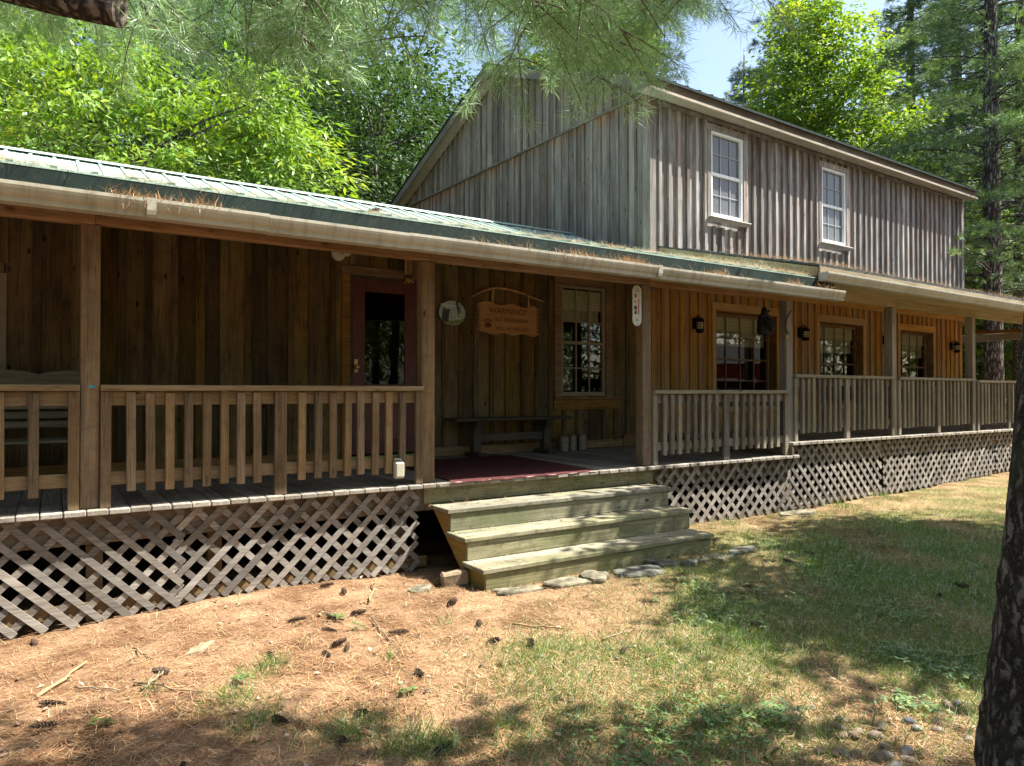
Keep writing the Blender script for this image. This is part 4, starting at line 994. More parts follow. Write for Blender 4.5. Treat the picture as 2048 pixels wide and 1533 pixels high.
tag(t_, 'small blue-grey peg in the deck edge beside the steps', 'peg')

# ---- skull mount and antler by the corner post
sk = fthing(FR, (-.585, .05, 1.62), 'carved_head_ornament', 'dark carved animal head ornament hanging from the beam before the window', 'ornament')
m = MB()
m.prism([(-.11, .02), (-.105, .17), (-.085, .215), (-.10, .245), (-.045, .262), (-.02, .30), (-.012, .355), (.0, .36), (.018, .31), (.06, .33), (.08, .325), (.065, .30), (.035, .29), (.045, .27), (.085, .24), (.105, .19), (.115, .12), (.10, .04), (.085, -.01), (.05, .0), (.02, -.02), (-.03, .02), (-.07, -.01)][::-1], 'y', -.04, .03)
m.build('head', M['black'], sk, fix=True)
m = MB(); m.tube([(-.03, -.04, .20), (-.02, -.09, .15), (.0, -.12, .08), (.0, -.11, .03)], [.05, .055, .045, .03], 10); m.build('muzzle', M['black'], sk)
m = MB(); m.tube([(-.005, 0, .35), (-.002, .01, .50)], [.003, .003], 6); m.build('hanging_wire', M['black'], sk)
an = fthing(FR, (-.20, -.045, 1.60), 'antler', 'curved dark antler fixed to the tall grey corner post', 'antler')
m = MB(); m.tube([(.06, .05, .06), (-.0, .03, .09), (-.05, .0, .15), (-.06, -.02, .22), (-.035, -.03, .29), (.02, -.03, .335), (.09, -.02, .37)], [.028, .02, .015, .013, .013, .012, .004], 10, wob=.1); m.build('beam', M['bone'], an, smooth=True)
m = MB()
for k in range(16): a = random.uniform(-.6, .6); m.beam((.06, .06, .06), (.06 + .06 * math.sin(a), .045, .06 - random.uniform(.05, .11)), .012, .004, up=(0, 1, 0))
m.build('skull_tuft', M['husk'], an)

# ================================================================== GROUND AND WHAT LIES ON IT
GB = [(3.2, 3.0, .75, .75), (2.9, 3.5, .55, .6), (3.9, 2.75, .7, .7), (5.4, 3.5, 1.0, 1.0), (6.6, 4.1, 1.2, .95), (6.2, 2.7, 1.2, 1.0), (8.6, 4.3, 1.3, .8), (4.7, 3.9, .55, .7),
      (1.2, 4.35, .14, .5), (.95, 4.05, .16, .5), (1.0, 3.75, .16, .45), (1.35, 3.35, .22, .45), (1.55, 3.05, .2, .5), (2.1, 2.7, .4, .35), (2.5, 2.35, .45, .4), (3.0, 2.35, .35, .45), (3.6, 2.3, .4, .4), (12, 5.0, 1.3, .6), (10.5, 3.0, 2.0, .7), (14, 3, 3, .8), (8, 1, 3, .8), (4.3, 3.3, .8, .75), (3.4, 2.9, 1.0, .7), (5.2, 3.0, 1.4, .9), (7.4, 3.6, 1.8, .9), (9.6, 4.4, 1.4, .75), (2.4, 2.6, .6, .35), (5.0, 2.2, 1.4, .75), (2.8, 3.0, .6, .55), (6.4, 3.4, 2.0, 1.0), (8.5, 3.8, 1.8, .95)]
def green(x, y):
    g = np.zeros_like(x)
    for bx, by, r_, a in GB: g = np.maximum(g, a * np.exp(-((x - bx) ** 2 + (y - by) ** 2) / (r_ * r_)))
    n = .5 + .27 * np.sin(x * 3.1 + 1.3 * np.sin(y * 2.3)) + .27 * np.sin(y * 4.3 + 1.7 * np.sin(x * 3.7 + .5))
    return np.clip(g * (.45 + .85 * n), 0, 1)
def nonuni(lo, hi, a, b, st, far):
    c = list(np.arange(a, b + st / 2, st)); s_ = st; x = a
    while x > lo: s_ *= far; x -= s_; c.insert(0, x)
    s_ = st; x = b
    while x < hi: s_ *= far; x += s_; c.append(x)
    return np.array(c)
gx = nonuni(-260, 260, -1.5, 13, .06, 1.25); gy = nonuni(-260, 260, .8, 6.6, .05, 1.25)
XX, YY = np.meshgrid(gx, gy)
def rough(x, y): return .006 * np.sin(x * 23 + 3 * np.sin(y * 17)) * np.sin(y * 29 + 2 * np.sin(x * 13)) + .009 * np.sin(x * 9.1 + y * 3) * np.sin(y * 8.3 - x * 2)
ZZ = ground_z(XX, YY) + rough(XX, YY) * (np.hypot(XX - 4, YY - 3) < 14)
V = np.stack([XX, YY, ZZ], -1).reshape(-1, 3); nx = len(gx); ny = len(gy)
ii = (np.arange(ny - 1)[:, None] * nx + np.arange(nx - 1)[None, :]).reshape(-1)
F = np.stack([ii, ii + 1, ii + nx + 1, ii + nx], -1)
def np_mesh(name, V, F, bid=None, smooth=False, attr_point=None):
    k = F.shape[1]; me = bpy.data.meshes.new(name)
    me.vertices.add(len(V)); me.vertices.foreach_set('co', np.ascontiguousarray(V, dtype=np.float32).ravel())
    me.loops.add(F.size); me.loops.foreach_set('vertex_index', np.ascontiguousarray(F, dtype=np.int32).ravel())
    me.polygons.add(len(F)); me.polygons.foreach_set('loop_start', np.arange(0, F.size, k, dtype=np.int32))
    try: me.polygons.foreach_set('loop_total', np.full(len(F), k, dtype=np.int32))
    except Exception: pass
    if bid is not None:
        a = me.attributes.new('bid', 'FLOAT', 'FACE'); a.data.foreach_set('value', np.asarray(bid, dtype=np.float32))
    if attr_point:
        for n_, v_ in attr_point.items(): a = me.attributes.new(n_, 'FLOAT', 'POINT'); a.data.foreach_set('value', np.asarray(v_, dtype=np.float32).ravel())
    if smooth: me.polygons.foreach_set('use_smooth', np.ones(len(F), dtype=bool))
    me.update(calc_edges=True); me.validate(); return me
def groundmat():
    m, t, out = nodes_mat('needle_litter_ground'); L = t.links.new
    tc = N(t, 'ShaderNodeTexCoord')
    n1 = N(t, 'ShaderNodeTexNoise', i_Scale=1.1, i_Detail=6.0, i_Roughness=.65); L(tc.outputs['Object'], n1.inputs['Vector'])
    n2 = N(t, 'ShaderNodeTexNoise', i_Scale=38.0, i_Detail=6.0, i_Roughness=.75, i_Distortion=1.5); L(tc.outputs['Object'], n2.inputs['Vector'])
    n3 = N(t, 'ShaderNodeTexNoise', i_Scale=120.0, i_Detail=3.0, i_Roughness=.7, i_Distortion=2.0); L(tc.outputs['Object'], n3.inputs['Vector'])
    s = mathn(t, 'ADD', mathn(t, 'MULTIPLY', n2.outputs[0], .5), mathn(t, 'ADD', mathn(t, 'MULTIPLY', n3.outputs[0], .3), mathn(t, 'MULTIPLY', n1.outputs[0], .2)))
    r = ramp(t, [(.33, (.060, .038, .024)), (.45, (.165, .094, .052)), (.54, (.28, .172, .100)), (.66, (.46, .34, .225))]); L(s, r.inputs[0])
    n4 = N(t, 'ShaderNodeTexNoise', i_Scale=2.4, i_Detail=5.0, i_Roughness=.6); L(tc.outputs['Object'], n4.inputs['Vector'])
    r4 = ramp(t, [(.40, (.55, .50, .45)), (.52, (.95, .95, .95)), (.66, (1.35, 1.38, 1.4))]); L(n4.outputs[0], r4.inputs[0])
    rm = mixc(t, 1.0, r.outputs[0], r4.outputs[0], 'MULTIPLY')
    at = N(t, 'ShaderNodeAttribute', attribute_name='green')
    rg_ = ramp(t, [(.32, (.024, .045, .012)), (.5, (.078, .130, .032)), (.66, (.20, .25, .08))]); L(s, rg_.inputs[0])
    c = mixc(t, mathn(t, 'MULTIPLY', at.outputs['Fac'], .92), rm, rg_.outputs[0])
    b = N(t, 'ShaderNodeBsdfPrincipled', i_Roughness=.95); b.inputs['Specular IOR Level'].default_value = .1; L(c, b.inputs['Base Color'])
    bp = N(t, 'ShaderNodeBump', i_Strength=.9, i_Distance=.02); L(s, bp.inputs['Height']); L(bp.outputs[0], b.inputs['Normal']); L(b.outputs[0], out.inputs[0]); return m
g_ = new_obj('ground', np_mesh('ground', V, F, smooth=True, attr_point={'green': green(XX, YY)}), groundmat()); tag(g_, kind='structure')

def gpos(n, d0, d1, power=1.0, wide=1.12):
    """points on the yard before the porch, thinner with distance from where one stands"""
    u = RNG.random(n); d = d0 * (d1 / d0) ** u if power == 1 else d0 + (d1 - d0) * u ** power
    th = _a + (RNG.random(n) - .5) * 2 * math.atan(1024 / 1420) * wide
    r_ = d / np.cos(th - _a)
    x = r_ * np.cos(th); y = r_ * np.sin(th)
    lx = x; ly = (y - 6.03) + .03055 * x
    ok = ly < .09 + (lx > 8.7) * 0
    ok &= ~((lx > 3.18) & (lx < 6.05) & (ly > -.90))
    return x[ok], y[ok]
def gz_np(x, y): return ground_z(x, y) + rough(x, y)
def strips(P, D, Ln, Wd, nrm, bend, bid, name):
    """thin curved blades: P base, D direction, length, width, side normal; two quads each"""
    D = D / np.linalg.norm(D, axis=1, keepdims=True)
    S = np.cross(D, nrm); S /= (np.linalg.norm(S, axis=1, keepdims=True) + 1e-9)
    mid = P + D * (Ln * .5)[:, None]; tip = P + D * Ln[:, None] + bend
    w = Wd[:, None] * .5
    V = np.stack([P - S * w, P + S * w, mid + bend * .25 + S * w * .9, mid + bend * .25 - S * w * .9, tip + S * w * .25, tip - S * w * .25], 1).reshape(-1, 3)
    b = np.arange(len(P))[:, None] * 6
    F = np.concatenate([b + np.array([0, 1, 2, 3]), b + np.array([3, 2, 4, 5])], 1).reshape(-1, 4)
    return np_mesh(name, V, F, np.repeat(bid, 2))
M['needle'] = leafmat('fallen_needle', (.11, .05, .025), (.36, .185, .085), (.60, .42, .24), trans=.15, gloss=.05)
M['grassb'] = leafmat('grass_blade', (.055, .125, .026), (.12, .22, .048), (.29, .37, .12), trans=.4, gloss=.05)
M['straw'] = leafmat('dry_straw', (.35, .25, .12), (.50, .38, .19), (.62, .52, .30), trans=.25, gloss=.05)
M['clover'] = leafmat('ground_leaf', (.045, .10, .02), (.09, .18, .035), (.18, .28, .06), trans=.4)
M['deadleaf'] = leafmat('dead_leaf', (.06, .035, .02), (.20, .12, .07), (.45, .35, .25), trans=.2)
x, y = gpos(165000, 2.4, 14)
nn_ = .5 + .5 * np.sin(x * 4.1 + 2 * np.sin(y * 3.3)) * np.sin(y * 5.2 + 1.5 * np.sin(x * 2.7)); k = (RNG.random(len(x)) > green(x, y) * .75) & (RNG.random(len(x)) < .35 + .65 * nn_); x, y = x[k], y[k]; n = len(x)
th = RNG.random(n) * 6.283; P = np.stack([x, y, gz_np(x, y) + RNG.random(n) * .014], 1)
D = np.stack([np.cos(th), np.sin(th), RNG.normal(0, .10, n)], 1)
bend = np.stack([-np.sin(th), np.cos(th), np.zeros(n)], 1) * RNG.normal(0, .012, n)[:, None]
nl = new_obj('needle_litter', strips(P, D, RNG.uniform(.05, .10, n), RNG.uniform(.0018, .0030, n), np.tile([0, 0, 1.0], (n, 1)), bend, np.clip(RNG.normal(.5, .25, n), 0, 1), 'needle_litter'), M['needle']); tag(nl, 'fallen orange pine needles covering the yard', 'pine needles', kind='stuff')
# grass
x, y = gpos(420000, 2.5, 15)
k = RNG.random(len(x)) < green(x, y) ** 1.2 * .8; x, y = x[k], y[k]
# tufts
TU = [(1.22, 4.38, .08, 50), (1.28, 4.42, .05, 30), (.97, 4.08, .09, 60), (1.05, 3.78, .07, 40), (1.32, 3.36, .09, 110), (1.58, 3.02, .10, 140), (1.70, 2.96, .06, 60), (1.42, 3.05, .06, 60), (.62, 4.5, .05, 30), (2.0, 3.0, .07, 60), (9.6, 5.62, .22, 200), (7.1, 5.62, .12, 90), (10.8, 5.6, .2, 150), (6.7, 5.1, .10, 60), (4.6, 3.95, .12, 80), (1.9, 4.1, .05, 25), (2.55, 4.55, .05, 25)]
for tx, ty, tr, tn in TU: x = np.append(x, RNG.normal(tx, tr * .6, tn)); y = np.append(y, RNG.normal(ty, tr * .6, tn))
n = len(x); th = RNG.random(n) * 6.283; P = np.stack([x, y, gz_np(x, y) - .004], 1); tilt = np.abs(RNG.normal(0, .45, n)) + .08
D = np.stack([np.cos(th) * np.sin(tilt), np.sin(th) * np.sin(tilt), np.cos(tilt)], 1)
Ln = RNG.uniform(.035, .095, n) * (1 + .5 * (np.arange(n) > n - 1500)); bend = np.stack([np.cos(th), np.sin(th), -RNG.random(n)], 1) * (Ln * .22)[:, None]
o = new_obj('lawn_grass', strips(P, D, Ln, RNG.uniform(.0025, .0042, n), np.stack([np.cos(th + 1), np.sin(th + 1), np.zeros(n)], 1), bend, np.clip(RNG.beta(2, 2, n), 0, 1), 'lawn_grass'), M['grassb']); tag(o, 'sparse green grass growing through the needle litter', 'grass', kind='stuff')
# dry straw between
x, y = gpos(60000, 2.5, 12); k = RNG.random(len(x)) < np.clip(green(x, y) * .35 + .15, 0, .5); x, y = x[k], y[k]; n = len(x); th = RNG.random(n) * 6.283
P = np.stack([x, y, gz_np(x, y) + RNG.random(n) * .01], 1); D = np.stack([np.cos(th), np.sin(th), np.abs(RNG.normal(0, .25, n))], 1)
o = new_obj('dry_straw', strips(P, D, RNG.uniform(.04, .11, n), RNG.uniform(.002, .0034, n), np.tile([0, 0, 1.0], (n, 1)), RNG.normal(0, .01, (n, 3)), RNG.random(n), 'dry_straw'), M['straw']); tag(o, 'pale dry straw scattered among the grass', 'straw', kind='stuff')

def leaf_quads(P, D, U, Ln, Wd, bid, name, fold=.25):
    """leaf: base, two sides, tip with a fold along the midrib (two triangles pairs as quads)"""
    D = D / np.linalg.norm(D, axis=1, keepdims=True); S = np.cross(D, U); S /= (np.linalg.norm(S, axis=1, keepdims=True) + 1e-9); Nn = np.cross(S, D)
    tip = P + D * Ln[:, None]; m = P + D * (Ln * .45)[:, None]; w = (Wd * .5)[:, None]
    V = np.stack([P, m + S * w + Nn * w * fold, tip, m - S * w + Nn * w * fold], 1).reshape(-1, 3)
    b = np.arange(len(P))[:, None] * 4; F = np.concatenate([b + np.array([0, 1, 2]), b + np.array([0, 2, 3])], 1).reshape(-1, 3)
    return np_mesh(name, V, F, np.repeat(bid, 2))
# clover and low leaves
CL = [(2.45, 2.38, .34, 90), (2.75, 2.45, .30, 80), (2.95, 2.35, .2, 60), (3.2, 2.25, .12, 60), (4.75, 4.05, .22, 80), (4.95, 3.75, .30, 80), (5.3, 3.45, .5, 110), (4.15, 3.55, .3, 70), (4.5, 3.3, .3, 50), (6.4, 3.2, .9, 160), (7.6, 4.3, .9, 160), (5.4, 2.7, .3, 120), (4.6, 2.3, .2, 90), (3.9, 1.95, .15, 60), (4.5, 2.0, .15, 50), (1.05, 4.25, .05, 14), (1.9, 5.0, .06, 10), (2.2, 2.25, .2, 80), (1.95, 4.75, .04, 8), (.35, 4.2, .04, 8), (1.75, 3.55, .05, 10)]
xs, ys = [], []
for cx_, cy_, cr, cn in CL: xs.append(RNG.normal(cx_, cr * .6, cn)); ys.append(RNG.normal(cy_, cr * .6, cn))
x = np.concatenate(xs); y = np.concatenate(ys); n0 = len(x); hz = RNG.uniform(.02, .06, n0)
x = np.repeat(x, 3); y = np.repeat(y, 3); hz = np.repeat(hz, 3); n = len(x); th = np.tile([0, 2.09, 4.19], n0) + np.repeat(RNG.random(n0) * 6, 3)
P = np.stack([x, y, gz_np(x, y) + hz], 1); D = np.stack([np.cos(th), np.sin(th), RNG.normal(-.05, .25, n)], 1)
o = new_obj('ground_cover_leaves', leaf_quads(P, D, np.tile([0, 0, 1.0], (n, 1)), RNG.uniform(.018, .036, n), RNG.uniform(.014, .024, n), RNG.random(n), 'ground_cover_leaves'), M['clover']); tag(o, 'low clover-like plants spreading over the yard', 'ground cover', kind='stuff')
# dead leaves
x, y = gpos(2600, 2.5, 11); k = RNG.random(len(x)) < .6; x, y = x[k], y[k]
x = np.append(x, RNG.normal(6.2, .5, 60)); y = np.append(y, RNG.normal(4.9, .25, 60)); x = np.append(x, RNG.normal(1.5, .5, 40)); y = np.append(y, RNG.normal(5.4, .25, 40)); n = len(x); th = RNG.random(n) * 6.283
P = np.stack([x, y, gz_np(x, y) + .012], 1); D = np.stack([np.cos(th), np.sin(th), RNG.normal(0, .2, n)], 1)
o = new_obj('dead_leaves', leaf_quads(P, D, np.stack([RNG.normal(0, .3, n), RNG.normal(0, .3, n), np.ones(n)], 1), RNG.uniform(.015, .055, n), RNG.uniform(.008, .03, n), RNG.random(n), 'dead_leaves', fold=.5), M['deadleaf']); tag(o, 'curled brown dead leaves and bark chips on the ground', 'leaf litter', kind='stuff')

# ---- pine cones
def cone_mesh(L_, r_, open_, seed):
    rr = random.Random(seed); mb = MB(); n = 64
    mb.tube([(0, 0, 0), (0, 0, L_ * .5), (0, 0, L_ * .97)], [r_ * .25, r_ * .28, r_ * .08], 8, bid=.1)
    for k in range(n):
        t = (k + .5) / n; a = k * 2.39996; z = L_ * (.03 + .93 * t); prof = math.sin(math.pi * (.12 + .80 * (1 - t) ** .85)) ** .8
        R1 = r_ * (.35 + .75 * prof) * rr.uniform(.9, 1.1); el = R(22 + 50 * t) + (1 - open_) * .5
        d = np.array([math.cos(a) * math.cos(el), math.sin(a) * math.cos(el), math.sin(el)]); s = np.array([-math.sin(a), math.cos(a), 0]); u = np.cross(d, s)
        p0 = np.array([0, 0, z]) + d * r_ * .15; p1 = np.array([0, 0, z]) + d * R1; w0, w1 = r_ * .12, r_ * .33 * (1 - .4 * t)
        m_ = p0 * .3 + p1 * .7; th_ = r_ * .05
        mb.add([p0 - s * w0, p0 + s * w0, m_ + s * w1, p1 + s * w1 * .35, p1 - s * w1 * .35, m_ - s * w1, m_ + u * th_], [(0, 1, 6), (1, 2, 6), (2, 3, 6), (3, 4, 6), (4, 5, 6), (5, 0, 6), (0, 5, 4, 3, 2, 1)], rr.random())
        q = p1 - d * r_ * .08
        mb.add([q + s * w1 * .5, p1 + s * w1 * .38, p1 - s * w1 * .38, q - s * w1 * .5, p1 + u * th_ * 1.6], [(0, 1, 4), (1, 2, 4), (2, 3, 4), (3, 0, 4)], rr.random(), 1)
    return mb.mesh('pine_cone')
cms = [cone_mesh(.115, .030, 1.0, 1), cone_mesh(.095, .034, 1.0, 2), cone_mesh(.13, .027, .8, 3)]
for me in cms: me.materials.append(M['cone']); me.materials.append(M['conetip'])
CONES = [(2.09, 5.90, 'pine cone lying highest up by the lattice, left of the steps'), (2.17, 5.54, 'small dark pine cone on needles left of the round mossy stone'), (1.60, 5.19, 'fat open pine cone alone between the lattice and the cone pairs'), (2.02, 5.04, 'long pine cone lying end to end with another, right one of the pair'), (1.90, 5.00, 'pine cone whose tip meets a longer cone, left one of the pair'), (1.74, 4.86, 'long pale-tipped pine cone lying just below the end-to-end pair'), (1.67, 4.50, 'pine cone at the top of the dark cluster of three'), (1.58, 4.40, 'pine cone at the left of the dark cluster of three'), (1.73, 4.38, 'round-ended pine cone at the right of the dark cluster of three'), (1.31, 4.64, 'tiny pine cone half hidden in needles above the grass tufts'), (.74, 4.70, 'small pine cone beside the short pale split sticks'), (.09, 4.67, 'pale long pine cone lying nearest the left edge'), (1.07, 3.72, 'dark pine cone in the shade left of the grass tuft in front'), (1.50, 3.50, 'brown pine cone alone on bare needles beyond the front grass tufts'), (1.27, 3.33, 'dark pine cone lying beside the leftmost front grass tuft'), (1.71, 2.98, 'dark pine cone lowest and nearest in front, right of the grass tufts'), (1.92, 3.78, 'striped pine cone lying on needles in mid yard'), (2.23, 4.49, 'small dark pine cone midway between the cluster of three and steps'), (2.70, 4.33, 'open pine cone on the sunlit needles before the left end of the steps'), (2.67, 4.01, 'pine cone just in front of the one before the steps'), (.62, 3.53, 'pine cone lying in deep shade at the lower left'), (.09, 5.82, 'dark pine cone against the lattice at its far left'), (2.76, 4.88, 'half buried pine cone left of the lowest step'), (.17, 4.32, 'crumbled pine cone near the lower left edge'), (5.07, 3.89, 'dark pine cone in the clover beyond the flat stones'), (4.36, 3.15, 'dark pine cone in the thick grass right of the bright patch'), (6.03, 4.03, 'dark pine cone on brown needles right of the flagstones'), (6.18, 2.79, 'reddish pine cone in the shaded grass, upper of two near the trunk'), (2.83, 3.87, 'pine cone on the sunny needles below the long twig'), (3.13, 3.31, 'pine cone in the sunlit yellow grass at centre'), (6.64, 4.19, 'pine cone furthest right along the needle edge of the grass'), (6.58, 2.74, 'brown pine cone nearest the dark trunk in the shaded grass')]
for k, (x, y, lab) in enumerate(CONES):
    o = bpy.data.objects.new('pine_cone', cms[k % 3]); COL.objects.link(o); z = float(gz_np(np.array(x), np.array(y)))
    up = False; o.rotation_euler = (R(25 if up else random.uniform(78, 96)), random.uniform(-.4, .4), random.uniform(0, 6.28)); o.location = (x, y, z + (.012 if up else .019))
    tag(o, lab, 'pine cone', 'pine cones on the ground'); s_ = random.uniform(.75, 1.05); o.scale = (s_, s_, s_)
p_ = FL.w((2.46, -.20, 2.43)); o = bpy.data.objects.new('pine_cone', cms[0]); COL.objects.link(o); o.location = tuple(p_); o.rotation_euler = (R(88), 0, .7); tag(o, 'dark pine cone lying on the edge of the green metal roof', 'pine cone')

# ---- pebbles and flagstones
def blob_mesh(name, rx, ry, rz_, seed, n=3, jag=.18):
    import bmesh
    rr = random.Random(seed); b = bmesh.new(); bmesh.ops.create_icosphere(b, subdivisions=n, radius=1)
    ph = [rr.uniform(0, 6) for _ in range(6)]
    for v in b.verts:
        f = 1 + jag * math.sin(v.co.x * 2.3 + ph[0]) * math.sin(v.co.y * 2.7 + ph[1]) + jag * .6 * math.sin(v.co.x * 5 + v.co.y * 4 + ph[2])
        v.co = (v.co.x * rx * f, v.co.y * ry * f, v.co.z * rz_ * f)
    me = bpy.data.meshes.new(name); b.to_mesh(me); b.free(); me.polygons.foreach_set('use_smooth', [True] * len(me.polygons)); return me
PEB = [(3.47, 2.05, 0), (3.38, 2.0, 0), (3.31, 1.95, 1), (3.41, 1.93, 0), (3.35, 1.92, 1), (3.56, 1.89, 0), (3.44, 1.86, 0), (3.39, 1.79, 0), (3.42, 1.70, 2), (3.26, 1.74, 1), (3.31, 1.73, 2), (3.35, 1.66, 0), (3.24, 1.66, 2), (3.7, 1.83, 3), (3.86, 1.77, 0), (4.14, 1.84, 0), (4.2, 1.82, 2), (3.79, 1.59, 0), (3.1, 1.93, 1), (3.12, 1.88, 1), (3.16, 1.86, 0), (3.19, 1.82, 1), (3.66, 1.77, 2), (3.33, 2.27, 1), (3.74, 1.71, 0), (3.48, 2.22, 0)]
pm = [plain('pebble_tan', (.20, .155, .11), .85, noise=.25, scale=30), plain('pebble_brown', (.17, .115, .075), .85, noise=.3, scale=30), plain('pebble_grey', (.20, .185, .16), .85, noise=.25, scale=30), plain('pebble_slate', (.06, .065, .075), .8, noise=.2, scale=30)]
pms = {}
for c_ in range(4):
    for v_ in range(3):
        me = blob_mesh('pebble', *[(.034, .024, .016), (.028, .022, .015), (.04, .022, .014)][v_], seed=c_ * 3 + v_, jag=.06); me.materials.append(pm[c_]); pms[(c_, v_)] = me
PLAB = {0: 'smooth tan pebble in the scatter of stones beside the dark trunk', 1: 'brown rounded pebble in the scatter of stones beside the dark trunk', 2: 'pale grey rounded pebble in the scatter of stones beside the dark trunk', 3: 'single dark slate pebble among the stones beside the dark trunk'}
for k, (x, y, c_) in enumerate(PEB):
    o = bpy.data.objects.new('pebble', pms[(c_, k % 3)]); COL.objects.link(o); o.location = (x, y, float(gz_np(np.array(x), np.array(y))) + .008); o.rotation_euler = (random.uniform(-.2, .2), random.uniform(-.2, .2), random.uniform(0, 6.28)); s_ = random.uniform(.75, 1.25); o.scale = (s_, s_, s_ * 1.1)
    tag(o, PLAB[c_], 'pebble', None if c_ == 3 else 'loose pebbles of that colour beside the trunk (%s)' % ('tan', 'brown', 'grey')[c_])
def slab_stone(x, y, rx, ry, h, rz, mat, label, seed, tilt=(0, 0), name='flagstone'):
    rr = random.Random(seed); n = 13; h = h * .55; mb = MB(); ang = [2 * math.pi * k / n + rr.uniform(-.16, .16) for k in range(n)]; rad = [rr.uniform(.68, 1.15) for _ in range(n)]
    rings = []
    for f, z in ((1.02, -.05), (1.0, h * .6), (.93, h), (.55, h * 1.08 + rr.uniform(-.004, .004)), (.0, h * 1.02)):
        rings.append([(rx * f * q * math.cos(a), ry * f * q * math.sin(a), z + rr.uniform(-.006, .006)) for a, q in zip(ang, rad)])
    V = [p for r_ in rings[:-1] for p in r_] + [(0, 0, h * 1.02)]; F = []
    for i in range(3):
        for k in range(n): F.append((i * n + k, i * n + (k + 1) % n, (i + 1) * n + (k + 1) % n, (i + 1) * n + k))
    for k in range(n): F.append((3 * n + k, 3 * n + (k + 1) % n, 4 * n))
    mb.add(V, F); o = mb.build(name, mat, None, loc=(x, y, float(ground_z(x, y)) + .004), rot=(tilt[0], tilt[1], rz)); tag(o, label, 'stone')
slab_stone(3.42, 4.86, .27, .085, .045, -.25, M['stone'], 'flat greenish flagstone at the left front corner of the lowest step', 1)
slab_stone(3.86, 4.80, .25, .12, .05, -.2, M['stone'], 'broad pale flagstone second from the left along the steps', 2)
slab_stone(4.18, 4.76, .15, .11, .085, -.3, M['stone'], 'thick blocky grey stone standing out in the row before the steps', 3, (.15, 0))
slab_stone(4.70, 4.73, .34, .15, .06, -.15, M['bluestone'], 'largest dark slate flagstone in the row before the steps', 4)
slab_stone(5.10, 4.80, .19, .10, .07, -.6, M['bluestone'], 'steep narrow slate stone right of the largest flagstone', 5, (.1, .1))
slab_stone(5.33, 4.68, .14, .07, .05, .1, M['bluestone'], 'small pointed slate stone near the right end of the steps', 6)
slab_stone(5.72, 4.66, .24, .13, .03, 0, M['stone'], 'flat tan flagstone just past the right end of the steps', 7)
slab_stone(6.10, 4.68, .24, .11, .06, .2, M['bluestone'], 'blue-grey flagstone furthest right of the row past the steps', 8)
slab_stone(2.80, 5.42, .14, .10, .028, .3, M['stone'], 'round mossy stone half sunk in the needles left of the steps', 9)
slab_stone(8.55, 5.68, .36, .12, .05, 0, M['stone'], 'long flat stone lying below the lattice at the porch corner', 10)
slab_stone(.98, 5.05, .15, .05, .012, .8, M['tan'], 'flat pale bark-like stone on the sunlit needles at left', 12)
bs = thing('block_stone', 'squared tan stone block propping the left side of the steps', 'stone', (3.11, 5.38, float(ground_z(3.1, 5.38))), -.35)
m = MB(); m.obox((0, 0, .055), np.array(Matrix.Rotation(.12, 3, 'Y')), (.12, .065, .065), c=.02); m.build('block', M['tan'], bs)
# ---- sticks
STK = [((.27, 4.84), (.47, 4.59), .006, 'short dark twig lying beside the long bent twig at left'), ((.55, 4.66), (.90, 4.21), .007, 'long dark bent twig pointing to the grass tufts at left'), ((.57, 4.54), (.71, 4.71), .010, 'pale split stick crossing the long dark twig'), ((.08, 4.79), (.35, 5.25), .012, 'long pale bare branch lying below the lattice at left'), ((.62, 5.34), (.70, 4.96), .006, 'thin dark forked twig on the brightest needles at left'), ((2.14, 4.92), (2.04, 4.36), .006, 'slender brown twig right of the pine cone pairs'), ((2.28, 5.28), (2.60, 5.90), .008, 'pale crooked stick leading up to the lattice'), ((2.93, 4.24), (3.18, 3.87), .008, 'dark twig on the needles in front of the steps'), ((2.81, 2.03), (3.13, 2.09), .008, 'pale stick in the clover at the bottom of the yard'), ((2.34, 2.41), (2.38, 2.18), .006, 'dark twig lying in the lower clover patch'), ((3.2, 3.58), (3.55, 3.65), .006, 'thin pale twig at the edge of the grass in front of the stones'), ((4.82, 2.11), (5.1, 2.0), .007, 'grey twig lying close to the dark trunk')]
for (a, b, r_, lab) in STK:
    pts = []; n = 7
    for k in range(n):
        u = k / (n - 1); x = a[0] + (b[0] - a[0]) * u + (random.uniform(-.015, .015) if 0 < k < n - 1 else 0); y = a[1] + (b[1] - a[1]) * u + (random.uniform(-.015, .015) if 0 < k < n - 1 else 0)
        pts.append((x - a[0], y - a[1], float(ground_z(x, y)) - float(ground_z(*a)) + r_ + .006 + random.uniform(0, .008)))
    m = MB(); m.tube(pts, [r_ * (1 - .5 * k / n) for k in range(n)], 7, wob=.3)
    for q in range(2): k = random.randint(2, 4); p = np.array(pts[k]); m.tube([p, p + np.array((random.uniform(-.06, .06), random.uniform(-.06, .06), .015))], [r_ * .6, r_ * .2], 6)
    o = m.build('stick', M['stick'], None, loc=(a[0], a[1], float(ground_z(*a))), smooth=True); tag(o, lab, 'stick')

